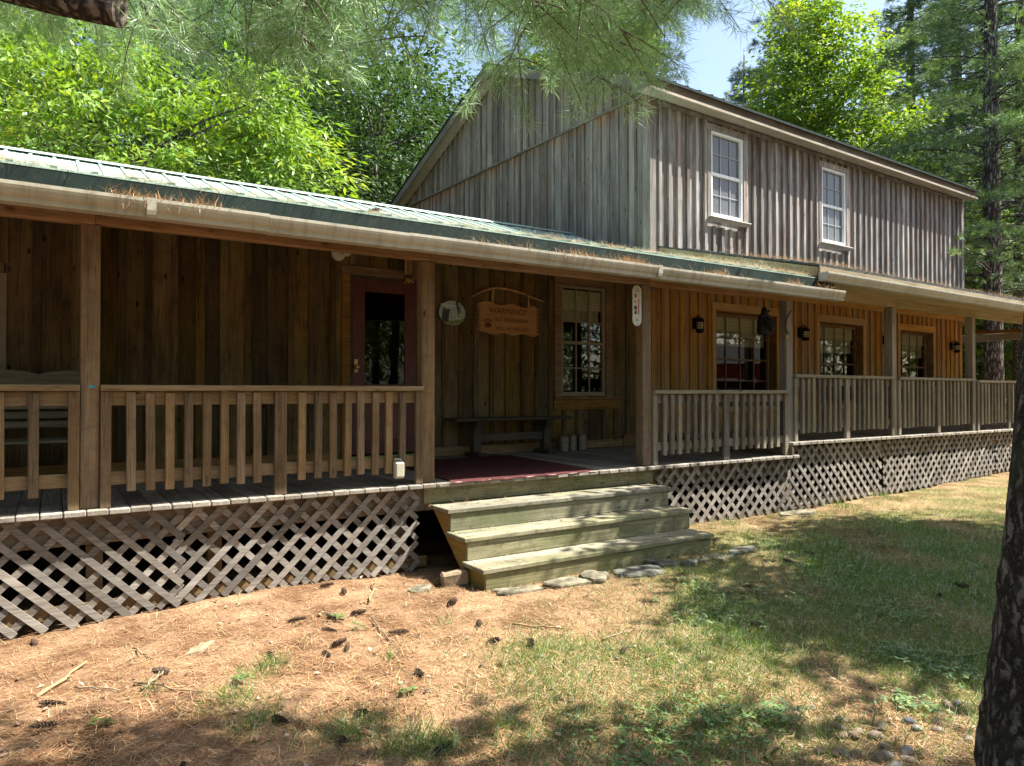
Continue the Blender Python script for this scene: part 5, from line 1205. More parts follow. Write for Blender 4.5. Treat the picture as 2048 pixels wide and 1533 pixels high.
# ---- needles lodged on the roofs and in the gutters
def roof_needles(name, fr, fx, n, label, spread):
    xs, ys, zs = fx(n); P = np.stack([xs, ys, zs], 1); th = RNG.random(n) * 6.283
    D = np.stack([np.cos(th), np.sin(th) * .55, RNG.normal(.1, spread, n)], 1); P = P @ fr.m.T + fr.o
    o = new_obj(name, strips(P, D, RNG.uniform(.05, .12, n), RNG.uniform(.002, .0034, n), np.tile([.1, .2, 1.0], (n, 1)), RNG.normal(0, .012, (n, 3)), np.clip(RNG.normal(.5, .25, n), 0, 1), name), M['needle']); tag(o, label, 'pine needles', kind='stuff')
def clump(n, x0, x1, k):
    c = RNG.uniform(x0, x1, k); wts = RNG.random(k) ** 2; i = RNG.choice(k, n, p=wts / wts.sum()); return c[i] + RNG.normal(0, .10, n)
def f1(n):
    x = np.where(RNG.random(n) < .5, clump(n, -1, 8.8, 60), RNG.uniform(-1, 8.9, n)); y = PY0 + np.abs(RNG.normal(0, .12, n)) + .01; return x, y, PZ0 + .242 * (y - PY0) + np.abs(RNG.normal(.010, .010, n))
roof_needles('roof_needles', FL, f1, 6500, 'rusty pine needles piled along the edge of the wing roof', .16)
def f2(n):
    x = clump(n, -1, 8.9, 26); y = RNG.uniform(-.55, -.44, n); return x, y, 2.185 + np.abs(RNG.normal(.0, .018, n))
roof_needles('gutter_needles', FL, f2, 3200, 'rusty pine needles sticking out of the long cream gutter', .55)
def f3(n):
    x = clump(n, -.1, 9, 40); y = RNG.uniform(-.5, 1.2, n); return x, y, 2.53 + .257 * (y + .45) + np.abs(RNG.normal(.02, .02, n))
roof_needles('porch_roof_needles', FR, f3, 4500, 'pine needles scattered over the dark shingled porch roof', .3)
def f4(n):
    x = clump(n, 7.6, 8.95, 8); y = RNG.uniform(-.1, 1.6, n); return x, y, 2.44 + .242 * (y + .1) + np.abs(RNG.normal(.02, .035, n))
roof_needles('roof_corner_needles', FL, f4, 4000, 'thick drift of orange needles where the two porch roofs meet', .4)

def f5(n):
    x = clump(n, 3.25, 6.0, 22); k = RNG.integers(0, 3, n); yb = np.array([-.08, -.42, -.73])[k] - RNG.random(n) ** 2 * .18; zt = np.array([-.205, -.41, -.615])[k]; return x, yb + .05, zt + .004 + np.abs(RNG.normal(0, .004, n))
roof_needles('step_needles', FL, f5, 420, 'fallen needles and grit caught on the step treads', .06)

# ================================================================== TREES
M['chestnut'] = leafmat('chestnut_leaf', (.07, .17, .010), (.175, .325, .018), (.38, .47, .045), trans=.55, gloss=.05)
M['maple'] = leafmat('maple_leaf', (.07, .16, .012), (.17, .305, .02), (.36, .44, .05), trans=.58, gloss=.04)
M['darkleaf'] = leafmat('shade_toned_leaf', (.018, .055, .014), (.036, .085, .018), (.07, .135, .026), trans=.45, gloss=.04)  # shade of the deep wood put into the leaf colour itself
M['pineneedle'] = leafmat('pine_needle', (.045, .115, .035), (.11, .205, .07), (.22, .32, .13), trans=.42, gloss=.03, rough=.7)
M['bluepine'] = leafmat('blue_pine_needle', (.028, .072, .045), (.055, .115, .070), (.10, .165, .095), trans=.35, gloss=.03, rough=.7)
M['pinenear'] = leafmat('near_pine_needle', (.12, .25, .10), (.25, .42, .20), (.46, .58, .38), trans=.5, gloss=.03, rough=.6, tint=(1.1, 1.12, .8))
M['barkgrey'] = barkmat('grey_bark', (.11, .095, .08), (.25, .225, .195))
M['barkdark'] = barkmat('dark_rough_bark', (.11, .094, .072), (.31, .27, .215), 1.6, moss=(.10, .12, .06))
M['barkpine'] = barkmat('pine_bark', (.12, .105, .095), (.30, .27, .24), .8)
M['barktwig'] = plain('twig_bark', (.13, .085, .06), .9, noise=.3, scale=20)

def nrm(v): return v / (np.linalg.norm(v, axis=-1, keepdims=True) + 1e-9)
def spray_centers(rng, ell, n, shell=.45):
    vol = np.array([e[3] * e[4] * e[5] for e in ell]) ** .75; i = rng.choice(len(ell), n, p=vol / vol.sum()); E_ = np.array(ell)[i]
    d = nrm(rng.normal(size=(n, 3))); r_ = rng.random(n) ** shell
    return E_[:, :3] + d * r_[:, None] * E_[:, 3:6], d
def decid_mesh(name, ell, nspray, per, Ln, Wd, seed, rs=.55, droop=.35, flat=.35):
    rng = np.random.default_rng(seed); C, d = spray_centers(rng, ell, nspray)
    n = nspray * per; ci = np.repeat(np.arange(nspray), per)
    out = nrm(np.stack([d[:, 0], d[:, 1], np.full(nspray, .25)], 1))[ci]
    S = rng.uniform(.6, 1.25, nspray)[ci] * rs
    off = rng.normal(size=(n, 3)) * S[:, None] * .55; off[:, 2] *= flat
    off[:, 2] -= .22 * np.linalg.norm(off[:, :2], axis=1)
    P = C[ci] + off
    D = nrm(off * np.array([1, 1, .4]) / S[:, None] + out * .5 + rng.normal(0, .45, (n, 3)) + np.array([0, 0, -droop]))
    U = nrm(np.array([0, 0, 1.0]) + rng.normal(0, .45, (n, 3)) + out * .35)
    tone = np.clip(rng.normal(.45, .17, nspray)[ci] + rng.normal(0, .16, n), 0, 1)
    L_ = Ln * rng.uniform(.65, 1.25, n)
    return leaf_quads(P, D, U, L_, L_ * Wd, tone, name), C
def trunk_obj(parent, pts, rad, mat, n=12, name='trunk', wob=.06):
    m = MB(); m.tube(pts, rad, n, wob=wob); return m.build(name, mat, parent, smooth=True)
def limbs_obj(parent, base_pts, targets, mat, r0, seed, name='limbs'):
    rr = random.Random(seed); m = MB(); bp = np.array(base_pts)
    for t in targets:
        z = t[2]; zz = max(bp[0][2] + .5, z - rr.uniform(.25, .5) * (np.hypot(t[0] - bp[0][0], t[1] - bp[0][1]) + 1.0))
        zz = min(zz, bp[-1][2]); k = np.interp(zz, bp[:, 2], np.arange(len(bp))); i = min(int(k), len(bp) - 2); p0 = bp[i] * (1 - (k - i)) + bp[i + 1] * (k - i)
        mid = p0 * .5 + np.array(t) * .5 + np.array((rr.uniform(-.2, .2), rr.uniform(-.2, .2), rr.uniform(0, .35)))
        m.tube([p0, p0 * .7 + mid * .3, mid, mid * .4 + np.array(t) * .6, t], [r0, r0 * .8, r0 * .55, r0 * .35, r0 * .12], 6, wob=.15)
    return m.build(name, mat, parent, smooth=True)
def gzz(x, y): return float(ground_z(np.array(float(x)), np.array(float(y))))
def decid_tree(nm, x, y, ell, nspray, per, Ln, Wd, mat, bark, label, seed, trunk_r=.16, trunk_h=None, lean=(0, 0), rs=.55, droop=.35, group=None, nl=26, flat=.35):
    z0 = gzz(x, y); T = thing(nm, label, 'tree', (x, y, z0), 0, group)
    top = max(e[2] + e[5] * .6 for e in ell) if trunk_h is None else trunk_h
    pts = [(lean[0] * u + .12 * math.sin(u * 4 + seed), lean[1] * u + .12 * math.cos(u * 3 + seed), -.1 + (top + .1) * u) for u in np.linspace(0, 1, 9)]
    trunk_obj(T, pts, [trunk_r * (1.35 if k == 0 else 1 - .085 * k) for k in range(9)], bark)
    me, C = decid_mesh('crown', ell, nspray, per, Ln, Wd, seed, rs, droop, flat)
    new_obj('crown', me, mat, T)
    idx = np.random.default_rng(seed).choice(len(C), min(nl, len(C)), replace=False); limbs_obj(T, pts, [tuple(C[i]) for i in idx], bark, trunk_r * .3, seed)
    return T

# broadleaf trees behind the low wing
decid_tree('chestnut_tree', 1.0, 14.6, [(1.6, -.6, 6.0, 2.6, 1.6, 1.9), (2.9, -.9, 5.4, 1.5, 1.3, 1.5), (-.6, -.2, 6.6, 2.0, 1.6, 2.2), (2.9, -.6, 6.9, 1.3, 1.3, 1.2)], 330, 52, .20, .30, M['chestnut'], M['barkgrey'], 'bright long-leaved chestnut tree right behind the low green roof', 3, .13, 6.5, rs=.50, droop=.55)
decid_tree('broadleaf_tree', -2.2, 19.5, [(0, 0, 9.5, 3.8, 3.2, 3.6), (1.5, -1, 6.5, 3.0, 2.2, 2.2)], 420, 40, .17, .5, M['chestnut'], M['barkgrey'], 'tall yellow-green tree at the far left edge above the roof', 4, .16, 10, rs=.7)
decid_tree('broadleaf_tree', 4.4, 20.5, [(0, 0, 9.5, 3.4, 3.0, 3.8), (.5, -1, 6.4, 2.8, 2.4, 2.2)], 430, 40, .17, .5, M['darkleaf'], M['barkgrey'], 'tall dark green tree behind the top of the chestnut', 5, .16, 10, rs=.7)
decid_tree('dark_broadleaf_tree', 8.6, 19.6, [(0, 0, 8.6, 2.6, 2.4, 3.6), (.6, -.6, 5.0, 2.4, 2.2, 2.6), (1.4, -1.0, 7.0, 1.6, 1.6, 2.0)], 460, 42, .15, .55, M['darkleaf'], M['barkgrey'], 'dark green tree between the chestnut and the gable roof', 6, .14, 9, rs=.55)
decid_tree('small_broadleaf_tree', 8.05, 17.2, [(0, 0, 4.9, 1.1, 1.0, .8), (.45, .3, 4.2, .9, .8, .7)], 70, 40, .13, .6, M['maple'], M['barkgrey'], 'small bright leafy tree tucked under the left gable eave', 7, .06, 5, rs=.42, nl=10)
decid_tree('dark_broadleaf_tree', 12.6, 24.5, [(0, 0, 10.5, 3.4, 3, 4.6), (-1, 0, 6.4, 3, 2.6, 2.6)], 420, 40, .19, .55, M['darkleaf'], M['barkgrey'], 'dark tall tree behind the left slope of the gable roof', 8, .18, 12, rs=.8)
decid_tree('maple_tree', 15.7, 18.3, [(0, 0, 13.4, 2.5, 2.2, 2.5), (1.0, .2, 11.9, 2.0, 1.6, 1.5)], 330, 44, .15, .8, M['maple'], M['barkgrey'], 'bright maple rising above the gable peak behind the house', 9, .16, 14, rs=.5)
decid_tree('maple_tree', 24.4, 15.0, [(-.2, 0, 13.0, 2.6, 2.6, 2.4), (.2, -.2, 10.4, 3.5, 3.3, 2.6), (-2.4, 1.4, 9.0, 2.3, 2.3, 1.8), (1.8, -1.0, 8.2, 2.6, 2.2, 2.4), (-.6, .2, 14.8, 1.6, 1.6, 1.4), (-2.0, 3.3, 8.4, 1.9, 1.9, 1.4), (2.0, -3.3, 7.4, 1.9, 1.9, 1.7)], 1150, 46, .15, .8, M['maple'], M['barkgrey'], 'large yellow-green maple above the long eave of the two-storey part', 10, .20, 14, rs=.52, nl=40)
decid_tree('maple_tree', 27.5, 13.2, [(0, 0, 6.6, 2.2, 2.0, 1.8), (.6, -.6, 4.6, 2.4, 1.8, 1.6)], 240, 44, .14, .8, M['maple'], M['barkgrey'], 'lower bright maple showing beside the right end of the long eave', 11, .12, 7, rs=.5)

decid_tree('small_broadleaf_tree', 28.6, 11.1, [(0, 0, 3.2, 1.6, 1.4, 1.4), (.3, .3, 1.5, 1.6, 1.2, 1.1)], 150, 42, .14, .7, M['maple'], M['barkgrey'], 'bright young tree between the porch end post and the pine trunk', 12, .06, 4, rs=.45, nl=12)
decid_tree('small_broadleaf_tree', 30.5, 10.75, [(0, 0, 4.0, 1.5, 1.4, 1.6), (-.3, -.4, 1.9, 1.6, 1.3, 1.3)], 150, 42, .14, .7, M['chestnut'], M['barkgrey'], 'bright young tree just right of the pine trunk above the railing', 13, .06, 5, rs=.45, nl=12)

# ---- white pines
def pine_mesh(name, h0, h1, rfun, seed, dz=.42, nb=5, tuft=.15, wd=.011, npt=9, dens=1.0, az=None):
    rng = np.random.default_rng(seed); Ps, Ds, Ls, Ts = [], [], [], []; br = []
    z = h0
    while z < h1:
        for b in range(nb):
            a = rng.uniform(0, 6.283); Lb = rfun(z) * rng.uniform(.55, 1.1)
            if Lb < .3: continue
            zz = z + rng.uniform(-.2, .2); dv = np.array([math.cos(a), math.sin(a), 0]); sv = np.array([-dv[1], dv[0], 0])
            def at(u): return dv * Lb * u + np.array([0, 0, zz + .22 * Lb * u - .26 * Lb * u * u])
            br.append([tuple(at(u)) for u in (.0, .3, .6, .95)])
            nt_ = int(Lb * 9 * dens) + 3; u = rng.uniform(.25, 1.0, nt_) ** .8
            lat = rng.normal(0, .22, nt_) * Lb * (1.15 - u) + rng.normal(0, .12, nt_)
            C = dv * (Lb * u)[:, None] + sv * lat[:, None]; C[:, 2] = zz + .22 * Lb * u - .26 * Lb * u * u + rng.normal(0, .06, nt_) - .05 * np.abs(lat)
            td = nrm(dv + sv * (np.sign(lat) * .7)[:, None] + rng.normal(0, .25, (nt_, 3)) + np.array([0, 0, .2]))
            tone = np.clip(rng.normal(.45, .15) + rng.normal(0, .15, nt_), 0, 1)
            ci = np.repeat(np.arange(nt_), npt); n = len(ci)
            Ps.append(C[ci] - td[ci] * rng.uniform(0, .12, n)[:, None]); Ds.append(nrm(td[ci] * .9 + rng.normal(0, .55, (n, 3)))); Ls.append(tuft * rng.uniform(.7, 1.25, n)); Ts.append(np.clip(tone[ci] + rng.normal(0, .12, n), 0, 1))
        z += dz * rng.uniform(.7, 1.3)
    P = np.concatenate(Ps); D = np.concatenate(Ds); L_ = np.concatenate(Ls); T = np.concatenate(Ts)
    return leaf_quads(P, D, nrm(rng.normal(size=P.shape)), L_, np.full(len(P), wd), T, name, fold=.0), br
def pine_branches(parent, br, mat, r_=.026):
    m = MB()
    for b in br: m.tube(b, [r_, r_ * .7, r_ * .45, r_ * .12], 5)
    return m.build('limbs', mat, parent, smooth=True)
PM1, BR1 = pine_mesh('crown', 4.0, 17.5, lambda z: 4.6 * (1 - (z - 3) / 16) ** .6 + .4, 21, dz=.42, nb=6, tuft=.15, wd=.009, npt=24, dens=2.3)
PM2, BR2 = pine_mesh('crown', 3.0, 17.5, lambda z: 3.6 * max(.02, 1 - (z - 2) / 16) ** .8 + .25, 22, dz=.36, nb=6, tuft=.18, wd=.012, npt=19, dens=1.9)
def pine(x, y, me, br, mat, h, r_, label, rz=0, lean=(0, 0), bark=None, sc=1.0, group=None):
    z0 = gzz(x, y); T = thing('pine_tree', label, 'tree', (x, y, z0), rz, group); T.scale = (sc, sc, sc); bark = bark or M['barkpine']
    pts = [(lean[0] * u, lean[1] * u, -.1 + h * u) for u in np.linspace(0, 1, 8)]
    trunk_obj(T, pts, [r_ * (1.25, 1.0, .93, .86, .76, .6, .4, .08)[k] for k in range(8)], bark, 14)
    m2 = me.copy(); new_obj('crown', m2, mat, T) if len(m2.materials) == 0 else None
    pine_branches(T, br, bark); return T
pine(23.3, 9.05, PM1, BR1, M['pineneedle'], 19, .25, 'tall white pine with bare grey trunk seen past the right end of porch')
t2 = thing('pine_tree', 'thinner dark pine stem leaning close behind the tall white pine', 'tree', (25.6, 9.25, gzz(25.6, 9.25)))
trunk_obj(t2, [(.1 * u * 4, -.05 * u, -.1 + 17 * u) for u in np.linspace(0, 1, 8)], [.2, .18, .17, .16, .15, .12, .08, .03], M['barkdark'], 12)
me_, br_ = pine_mesh('crown', 9, 17, lambda z: 2.6 * max(.05, 1 - (z - 8) / 9.5) + .2, 25, dz=.5, tuft=.2, wd=.018, npt=9); new_obj('crown', me_, M['pineneedle'], t2); pine_branches(t2, br_, M['barkdark'])
pine(29.8, 22.6, PM2, BR2, M['bluepine'], 18.4, .22, 'blue-green pine just left of the large maple against the sky', .7, sc=1.02)
pine(33.5, 22.0, PM2, BR2, M['bluepine'], 18.4, .22, 'dark blue-green pine standing behind the top of the large maple', 2.2, sc=1.05)
pine(37.0, 19.5, PM2, BR2, M['bluepine'], 18.4, .24, 'dark pine between the large maple and the white pine trunk', 4.0, sc=1.12)
pine(18.6, 18.6, PM2, BR2, M['bluepine'], 18.4, .2, 'pine with branches reaching right of the gable peak into the sky', 1.3, sc=.98)
pine(29.5, 11.8, PM2, BR2, M['pineneedle'], 18.4, .2, 'green pine filling the space left of the tall pine trunk', 5.2, sc=.80)
pine(34, 9.5, PM2, BR2, M['pineneedle'], 18.4, .22, 'pine beyond the right edge, behind the two right trunks', 3.1, sc=.85)

for k, (x, y, sc, mt, lab) in enumerate([(27.6, 18.6, 1.22, 'bluepine', 'dark pine filling the gap right behind the left of the large maple'), (36.0, 17.5, 1.42, 'pineneedle', 'tall green pine right of the large maple top'), (35.5, 15.2, 1.45, 'bluepine', 'tall blue-green pine midway between the maple and the white pine trunk'), (37.5, 13.4, 1.45, 'pineneedle', 'tall green pine directly behind the white pine trunk'), (31.0, 9.6, 1.15, 'bluepine', 'blue-green pine just right of the two pine trunks')]):
    pine(x, y, PM2, BR2, M[mt], 18.4, .2, lab, k * 1.3 + .4, sc=sc)

# ---- background broadleaf trees sharing crowns
def bg_crown(seed, mat): 
    me, C = decid_mesh('crown', [(0, 0, 8.5, 3.6, 3.6, 4.0), (.8, 0, 5.0, 3.4, 3.2, 2.6), (-.8, .5, 11.5, 2.2, 2.2, 2.2)], 420, 34, .24, .6, seed, rs=.85); me.materials.append(mat); return me
BGM = [bg_crown(31, M['maple']), bg_crown(32, M['darkleaf']), bg_crown(33, M['chestnut'])]
tkm = MB(); tkm.tube([(0, 0, -.1), (.05, 0, 3), (-.05, .05, 7), (0, 0, 11)], [.2, .16, .12, .04], 10); TKM = tkm.mesh('trunk'); TKM.materials.append(M['barkgrey'])
BGT = [(-6.5, 25, 0, 1.05, 'rounded yellow-green tree far left beyond the chestnut'), (-1.5, 29, 2, 1.2, 'tall bright tree in the second row behind the left roof end'), (4.0, 30, 1, 1.25, 'dark tree in the second row behind the chestnut'), (9.0, 28, 0, 1.2, 'light green tree in the second row left of the gable'), (13.5, 32, 1, 1.3, 'dark tall tree in the second row left of the gable peak'), (19, 31, 0, 1.15, 'light tree far behind the gable peak'), (42, 27, 1, .95, 'dark low tree far behind the large maple'), (34, 13.5, 0, .62, 'small light tree seen past the right wall corner'), (38, 13.0, 1, .7, 'dark small tree seen between porch post and pine trunk'), (33, 10.7, 2, .42, 'bushy yellow-green tree right of the pine trunk at porch level'), (41, 12.0, 1, .75, 'dark bushy tree beyond the end of the railing'), (10.8, 27.5, 1, 1.5, 'tall dark tree filling the sky left of the gable peak'), (1.5, 24.5, 1, 1.0, 'dark tree directly behind the chestnut crown'), (7, 13.4, 1, .34, 'dark low sapling behind the low roof ridge')]
for k, (x, y, i, s_, lab) in enumerate(BGT):
    T = thing('broadleaf_tree', lab, 'tree', (x, y, gzz(x, y)), k * 1.7); T.scale = (s_, s_, s_)
    for me, nm in ((BGM[i], 'crown'), (TKM, 'trunk')): o = bpy.data.objects.new(nm, me); COL.objects.link(o); o.parent = T

# ---- far wood all round, one leafy mass
def forest(n, r0, r1, h, per, size, seed):
    rng = np.random.default_rng(seed); th = rng.uniform(0, 6.283, n); r_ = rng.uniform(r0, r1, n)
    hh = h * (.75 + .25 * np.sin(th * 9) + .12 * np.sin(th * 23))
    # lower where the sky opens above the long eave
    gap = np.exp(-((np.angle(np.exp(1j * (th - R(38.5)))) / R(7)) ** 2)); hh = hh * (1 - .45 * gap)
    z = rng.random(n) ** .8 * hh; C = np.stack([r_ * np.cos(th), r_ * np.sin(th), z], 1)
    ci = np.repeat(np.arange(n), per); m = len(ci); P = C[ci] + rng.normal(0, 1, (m, 3)) * np.array([.9, .9, .55])
    D = nrm(rng.normal(size=(m, 3)) + np.array([0, 0, -.3])); U = nrm(rng.normal(0, .5, (m, 3)) + np.array([0, 0, 1.0]))
    return leaf_quads(P, D, U, size * rng.uniform(.6, 1.3, m), size * .6 * rng.uniform(.6, 1.2, m), np.clip(rng.normal(.45, .15, n)[ci] + rng.normal(0, .15, m), 0, 1), 'far_wood')
o = new_obj('far_wood', forest(3600, 44, 62, 15, 36, .55, 41), M['darkleaf']); tag(o, 'dense green wood surrounding the house', 'wood', kind='stuff')

# ---- dark leaning trunk close by on the right
tr = thing('tree', 'dark rough-barked trunk leaning at the right edge close by', 'tree', (3.075, 1.07, gzz(3.07, 1.07)))
pts = [(0, 0, -.15), (.0, 0, .06), (.01, -.005, .25), (.035, -.02, .6), (.065, -.045, 1.0), (.10, -.07, 1.5), (.16, -.16, 2.6), (.3, -1.3, 6.0), (.8, -4.2, 10.5)]
m = MB(); V = []; n = 26; rad = [.235, .20, .185, .174, .165, .158, .15, .13, .07]
rr = random.Random(5); ph = [rr.uniform(0, 6.28) for _ in range(4)]; F = []
zs = np.linspace(0, 1, 60)
for i, u in enumerate(zs):
    k = u * (len(pts) - 1) if u < 1 else len(pts) - 1; k = min(k, len(pts) - 1.0001); q = int(k); f = k - q; c = np.array(pts[q]) * (1 - f) + np.array(pts[q + 1]) * f; r_ = rad[q] * (1 - f) + rad[q + 1] * f
    for a in range(n):
        th = 2 * math.pi * a / n; b_ = 1 + .035 * math.sin(7 * th + ph[0] + i * .2) + .03 * math.sin(11 * th + ph[1] - i * .3) + rr.uniform(-.03, .03) + (.12 * max(0, math.cos(3 * th + ph[2])) if i < 8 else 0) * (1 - i / 8)
        V.append(c + np.array((math.cos(th), math.sin(th), 0)) * r_ * b_)
for i in range(59):
    for a in range(n): F.append((i * n + a, i * n + (a + 1) % n, (i + 1) * n + (a + 1) % n, (i + 1) * n + a))
m.add(V, F); m.build('trunk', M['barkdark'], tr, smooth=True)
me_, _ = decid_mesh('crown', [(.8, -4.2, 11.0, 2.2, 1.9, 1.6)], 130, 36, .16, .6, 51, rs=.6); new_obj('crown', me_, M['maple'], tr)

# ---- pine standing just left of the view: sawn stub and the boughs that hang into the picture
PX, PY = -1.35, 3.75
np_ = thing('pine_tree', 'white pine whose needle boughs hang over the yard, with a sawn-off stub', 'tree', (PX, PY, gzz(PX, PY)))
OFF = np.array((-PX, -PY, -gzz(PX, PY)))
trunk_obj(np_, [(0, 0, -.1), (0, 0, 1.2), (.03, -.02, 3.2), (.05, 0, 5.5), (.05, 0, 8.0)], [.26, .2, .18, .15, .1], M['barkpine'], 16)
m = MB(); a0 = np.array((-1.3, 3.72, 2.56)) + OFF; a1 = np.array((.265, 2.70, 2.175)) + OFF
pp = [a0 * (1 - u) + a1 * u + np.array((0, 0, .03 * math.sin(u * 5))) for u in np.linspace(0, 1, 9)]; m.tube(pp, [.065, .062, .058, .056, .055, .055, .054, .053, .052], 14, wob=.10)
m.tube([pp[5], pp[5] + np.array((.02, .01, -.06))], [.018, .012], 8)
m.build('sawn_stub', M['barkdark'], np_, smooth=False)
rng = np.random.default_rng(77)
SEG = []; TP, TD = [], []
def poly_len(p): return sum(np.linalg.norm(np.array(p[i + 1]) - np.array(p[i])) for i in range(len(p) - 1))
def bough(p0, p1, p2, r_): 
    SEG.append(([np.array(p0) * (1 - u) ** 2 + 2 * u * (1 - u) * np.array(p1) + u * u * np.array(p2) for u in np.linspace(0, 1, 9)], r_))
tk = np.array((PX, PY, 0))
MAIN = [((-1.3, 3.75, 4.2), (.2, 3.4, 4.0), (1.9, 2.6, 3.15)), ((-1.3, 3.75, 4.6), (.8, 2.9, 4.5), (2.9, 1.8, 3.4)), ((-1.3, 3.7, 3.6), (-.4, 3.8, 3.6), (.9, 3.2, 2.95)), ((-1.3, 3.75, 5.0), (.6, 3.6, 4.9), (2.9, 2.6, 3.6)), ((-1.3, 3.7, 3.9), (.3, 2.9, 3.9), (1.6, 2.1, 3.2))]
for a, b, c in MAIN: bough(a, b, c, .035)
def twig(base, end, r_=.008, depth=0):
    base = np.array(base); end = np.array(end); L_ = np.linalg.norm(end - base); mid = (base + end) / 2 + np.array((0, 0, .12 * L_)) + rng.normal(0, .05 * L_, 3)
    pts_ = [base * (1 - u) ** 2 + 2 * u * (1 - u) * mid + u * u * end for u in np.linspace(0, 1, 7)]; SEG.append((pts_, r_))
    dr_ = (end - mid) / np.linalg.norm(end - mid)
    if depth == 0:
        for q in range(rng.integers(5, 9)):
            u = rng.uniform(.25, .98); b = base * (1 - u) ** 2 + 2 * u * (1 - u) * mid + u * u * end
            d = dr_ * .7 + rng.normal(0, .55, 3); d[2] = d[2] * .6 - .10; d /= np.linalg.norm(d); twig(b, b + d * rng.uniform(.16, .42), .0035, 1)
    us = np.linspace(.5 if depth else .8, 1.0, 7 if depth else 4)
    for u in us:
        TP.append(base * (1 - u) ** 2 + 2 * u * (1 - u) * mid + u * u * end); d = 2 * (1 - u) * (mid - base) + 2 * u * (end - mid); TD.append(d / np.linalg.norm(d))
# where the boughs end: an arc some three metres away, lowest towards the middle
fx, fy = math.cos(_a), math.sin(_a)
for k in range(230):
    s_ = rng.uniform(-1.02, .62)                                  # sideways position as tangent of the viewing angle
    lat = np.interp(s_, [-.72, -.55, -.35, -.1, .05, .15, .25, .32], [2.40, 2.40, 2.26, 2.20, 2.22, 2.18, 2.32, 2.62])
    dist = rng.uniform(2.5, 3.9); e = np.array((fx * dist + fy * dist * s_, fy * dist - fx * dist * s_, 0.0))
    e[2] = .87 + (lat - .87) * dist / 3.1 + rng.random() ** .8 * .45 * dist / 3.1 + .02
    if e[2] > .87 + .60 * dist: e[2] = .87 + .60 * dist
    if s_ > .27: e[2] += (s_ - .27) * 3.2
    b = e + np.array((-.35 + rng.normal(0, .3), .15 + rng.normal(0, .3), rng.uniform(.30, .75))); b[2] = max(b[2], 2.85 + rng.uniform(0, .3))
    twig(b, e, .0075)
m = MB()
for p, r_ in SEG: m.tube([q + OFF for q in p], [r_ * (1 - .75 * i / (len(p) - 1)) for i in range(len(p))], 6, cap=False)
m.build('branches', M['barktwig'], np_, smooth=True)
TP = np.array(TP); TD = np.array(TD); npn = 18; ci = np.repeat(np.arange(len(TP)), npn); n = len(ci)
D = nrm(TD[ci] * .62 + rng.normal(0, .60, (n, 3)) + np.array([0, 0, .02])); P = TP[ci] + rng.normal(0, .010, (n, 3)) + OFF
tone = np.clip(rng.normal(.5, .16, len(TP))[ci] + rng.normal(0, .14, n), 0, 1)
print('bough needles', n)
o = new_obj('needles', leaf_quads(P, D, nrm(rng.normal(size=(n, 3))), rng.uniform(.065, .105, n), np.full(n, .0024), tone, 'needles', fold=0.0), M['pinenear'], np_)

# ---- trees beside and behind the viewer: they shade the yard and stand in the window glass
PM3, BR3 = pine_mesh('crown', 1.6, 11.0, lambda z: 3.4 * max(.05, 1 - (z - 1) / 11.5) ** .8 + .2, 61, dz=.40, nb=6, tuft=.17, wd=.018, npt=10, dens=1.1)
pine(13.8, .4, PM3, BR3, M['pineneedle'], 11.6, .2, 'pine off to the right whose low boughs show in the porch windows')
decid_tree('broadleaf_tree', 8.2, -2.6, [(1.0, 3.9, 7.4, 1.2, .8, .6), (.8, 2.9, 7.4, 1.2, .8, .6), (2.6, 3.5, 7.4, 1.4, .9, .7), (3.4, 4.3, 7.6, 1.4, .9, .6), (4.4, 4.4, 8.6, 1.4, .8, .6), (2.2, 2.6, 7.6, 1.4, .7, .6), (1.2, 5.6, 7.7, .9, .5, .45), (3.6, 3.0, 7.6, 1.4, .8, .6), (.2, -.6, 9.0, 1.6, 1.5, 1.2)], 560, 40, .17, .6, M['maple'], M['barkgrey'], 'tree behind the viewer shading the right of the yard', 62, .15, 8.5, rs=.55)
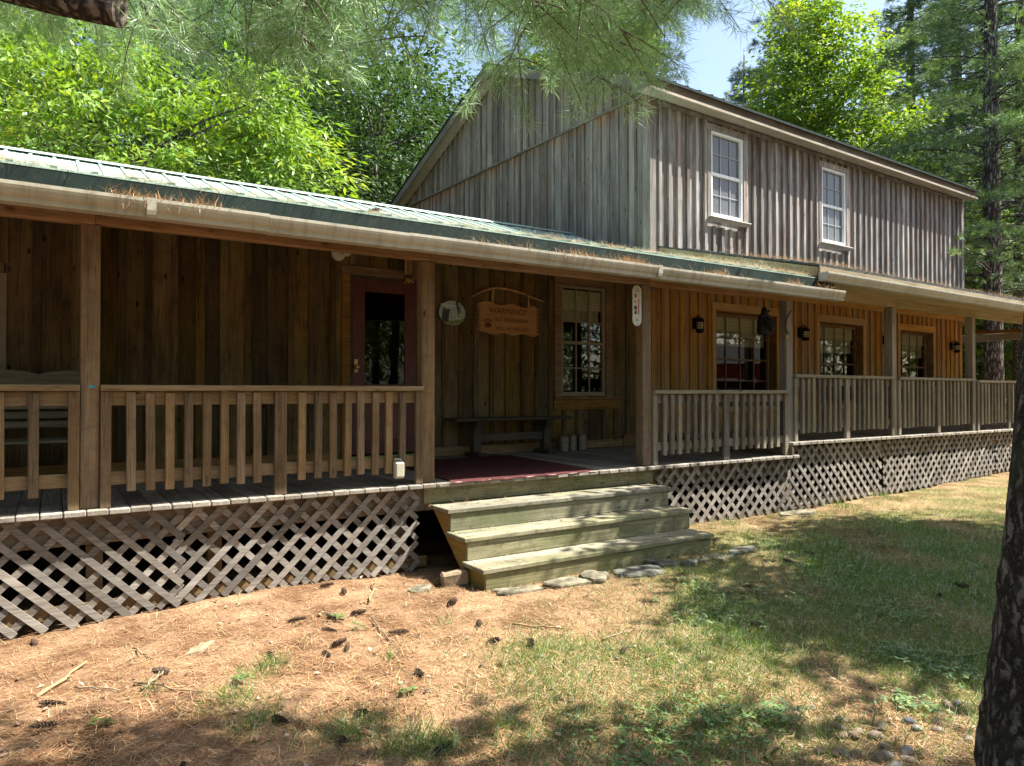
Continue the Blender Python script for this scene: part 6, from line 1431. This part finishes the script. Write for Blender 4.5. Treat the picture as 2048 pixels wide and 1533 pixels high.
decid_tree('broadleaf_tree', 5.5, -1.6, [(-1.1, 1.35, 7.3, .8, .6, .45), (-.3, 2.05, 7.3, .7, .45, .4), (.7, 1.2, 7.5, .8, .6, .45), (.6, -.8, 8.8, 1.3, 1.0, 1.0)], 125, 40, .17, .6, M['maple'], M['barkgrey'], 'tree behind the viewer shading the bottom of the yard', 63, .15, 8.5, rs=.5)
for k, (x, y, i, s_, lab) in enumerate([(-8, -10, 0, 1.0, 'large tree behind the viewer to the left'), (0, -16, 1, 1.1, 'large dark tree straight behind the viewer'), (12, -14, 2, 1.0, 'large tree behind the viewer to the right'), (24, -8, 1, 1.0, 'dark tree far right of the yard, behind the red shed'), (33, 1, 0, .9, 'light tree far to the right of the porch end'), (-12, 2, 1, 1.0, 'dark tree to the left of the yard')]):
    T = thing('broadleaf_tree', lab, 'tree', (x, y, gzz(x, y)), k * 2.1); T.scale = (s_, s_, s_)
    for me, nm in ((BGM[i], 'crown'), (TKM, 'trunk')): o = bpy.data.objects.new(nm, me); COL.objects.link(o); o.parent = T

# ---- red shed seen in the porch window
shx, shy = 24.0, -2.2
sh = thing('garden_shed', 'red boarded shed with white wall panel and window, across the yard', 'shed', (shx, shy, gzz(shx, shy)), R(38))
m = MB(); m.box(-3.4, 3.4, -1.5, -.02, 0, 2.7); m.box(-3.4, .4, 0, .06, 2.15, 2.7); m.box(1.0, 3.4, 0, .06, 0, 2.7); m.build('wall', M['shedred'], sh)
m = MB(); m.box(-3.4, .98, -.0, .05, 0, 2.13); m.build('white_wall', M['shedwhite'], sh)
m = MB(); m.prism([(-1.75, 2.72), (.35, 2.72), (-.7, 3.6)], 'x', -3.7, 3.7); m.build('roof', M['shingle'], sh, fix=True)
m = MB(); m.box(-1.5, -.1, .052, .075, .75, 1.95)
for k in range(4): q = -1.5 + 1.4 * k / 3; m.box(q - .035, q + .035, .076, .10, .72, 1.98)
for z in (.75, 1.35, 1.95): m.box(-1.5, -.1, .0765, .0985, z - .035, z + .035)
m2 = MB(); m2.box(-1.46, -.14, .0762, .080, .79, 1.91); wdw = m.build('window', M['whitevinyl'], sh); m2.build('pane', M['interior'], wdw)
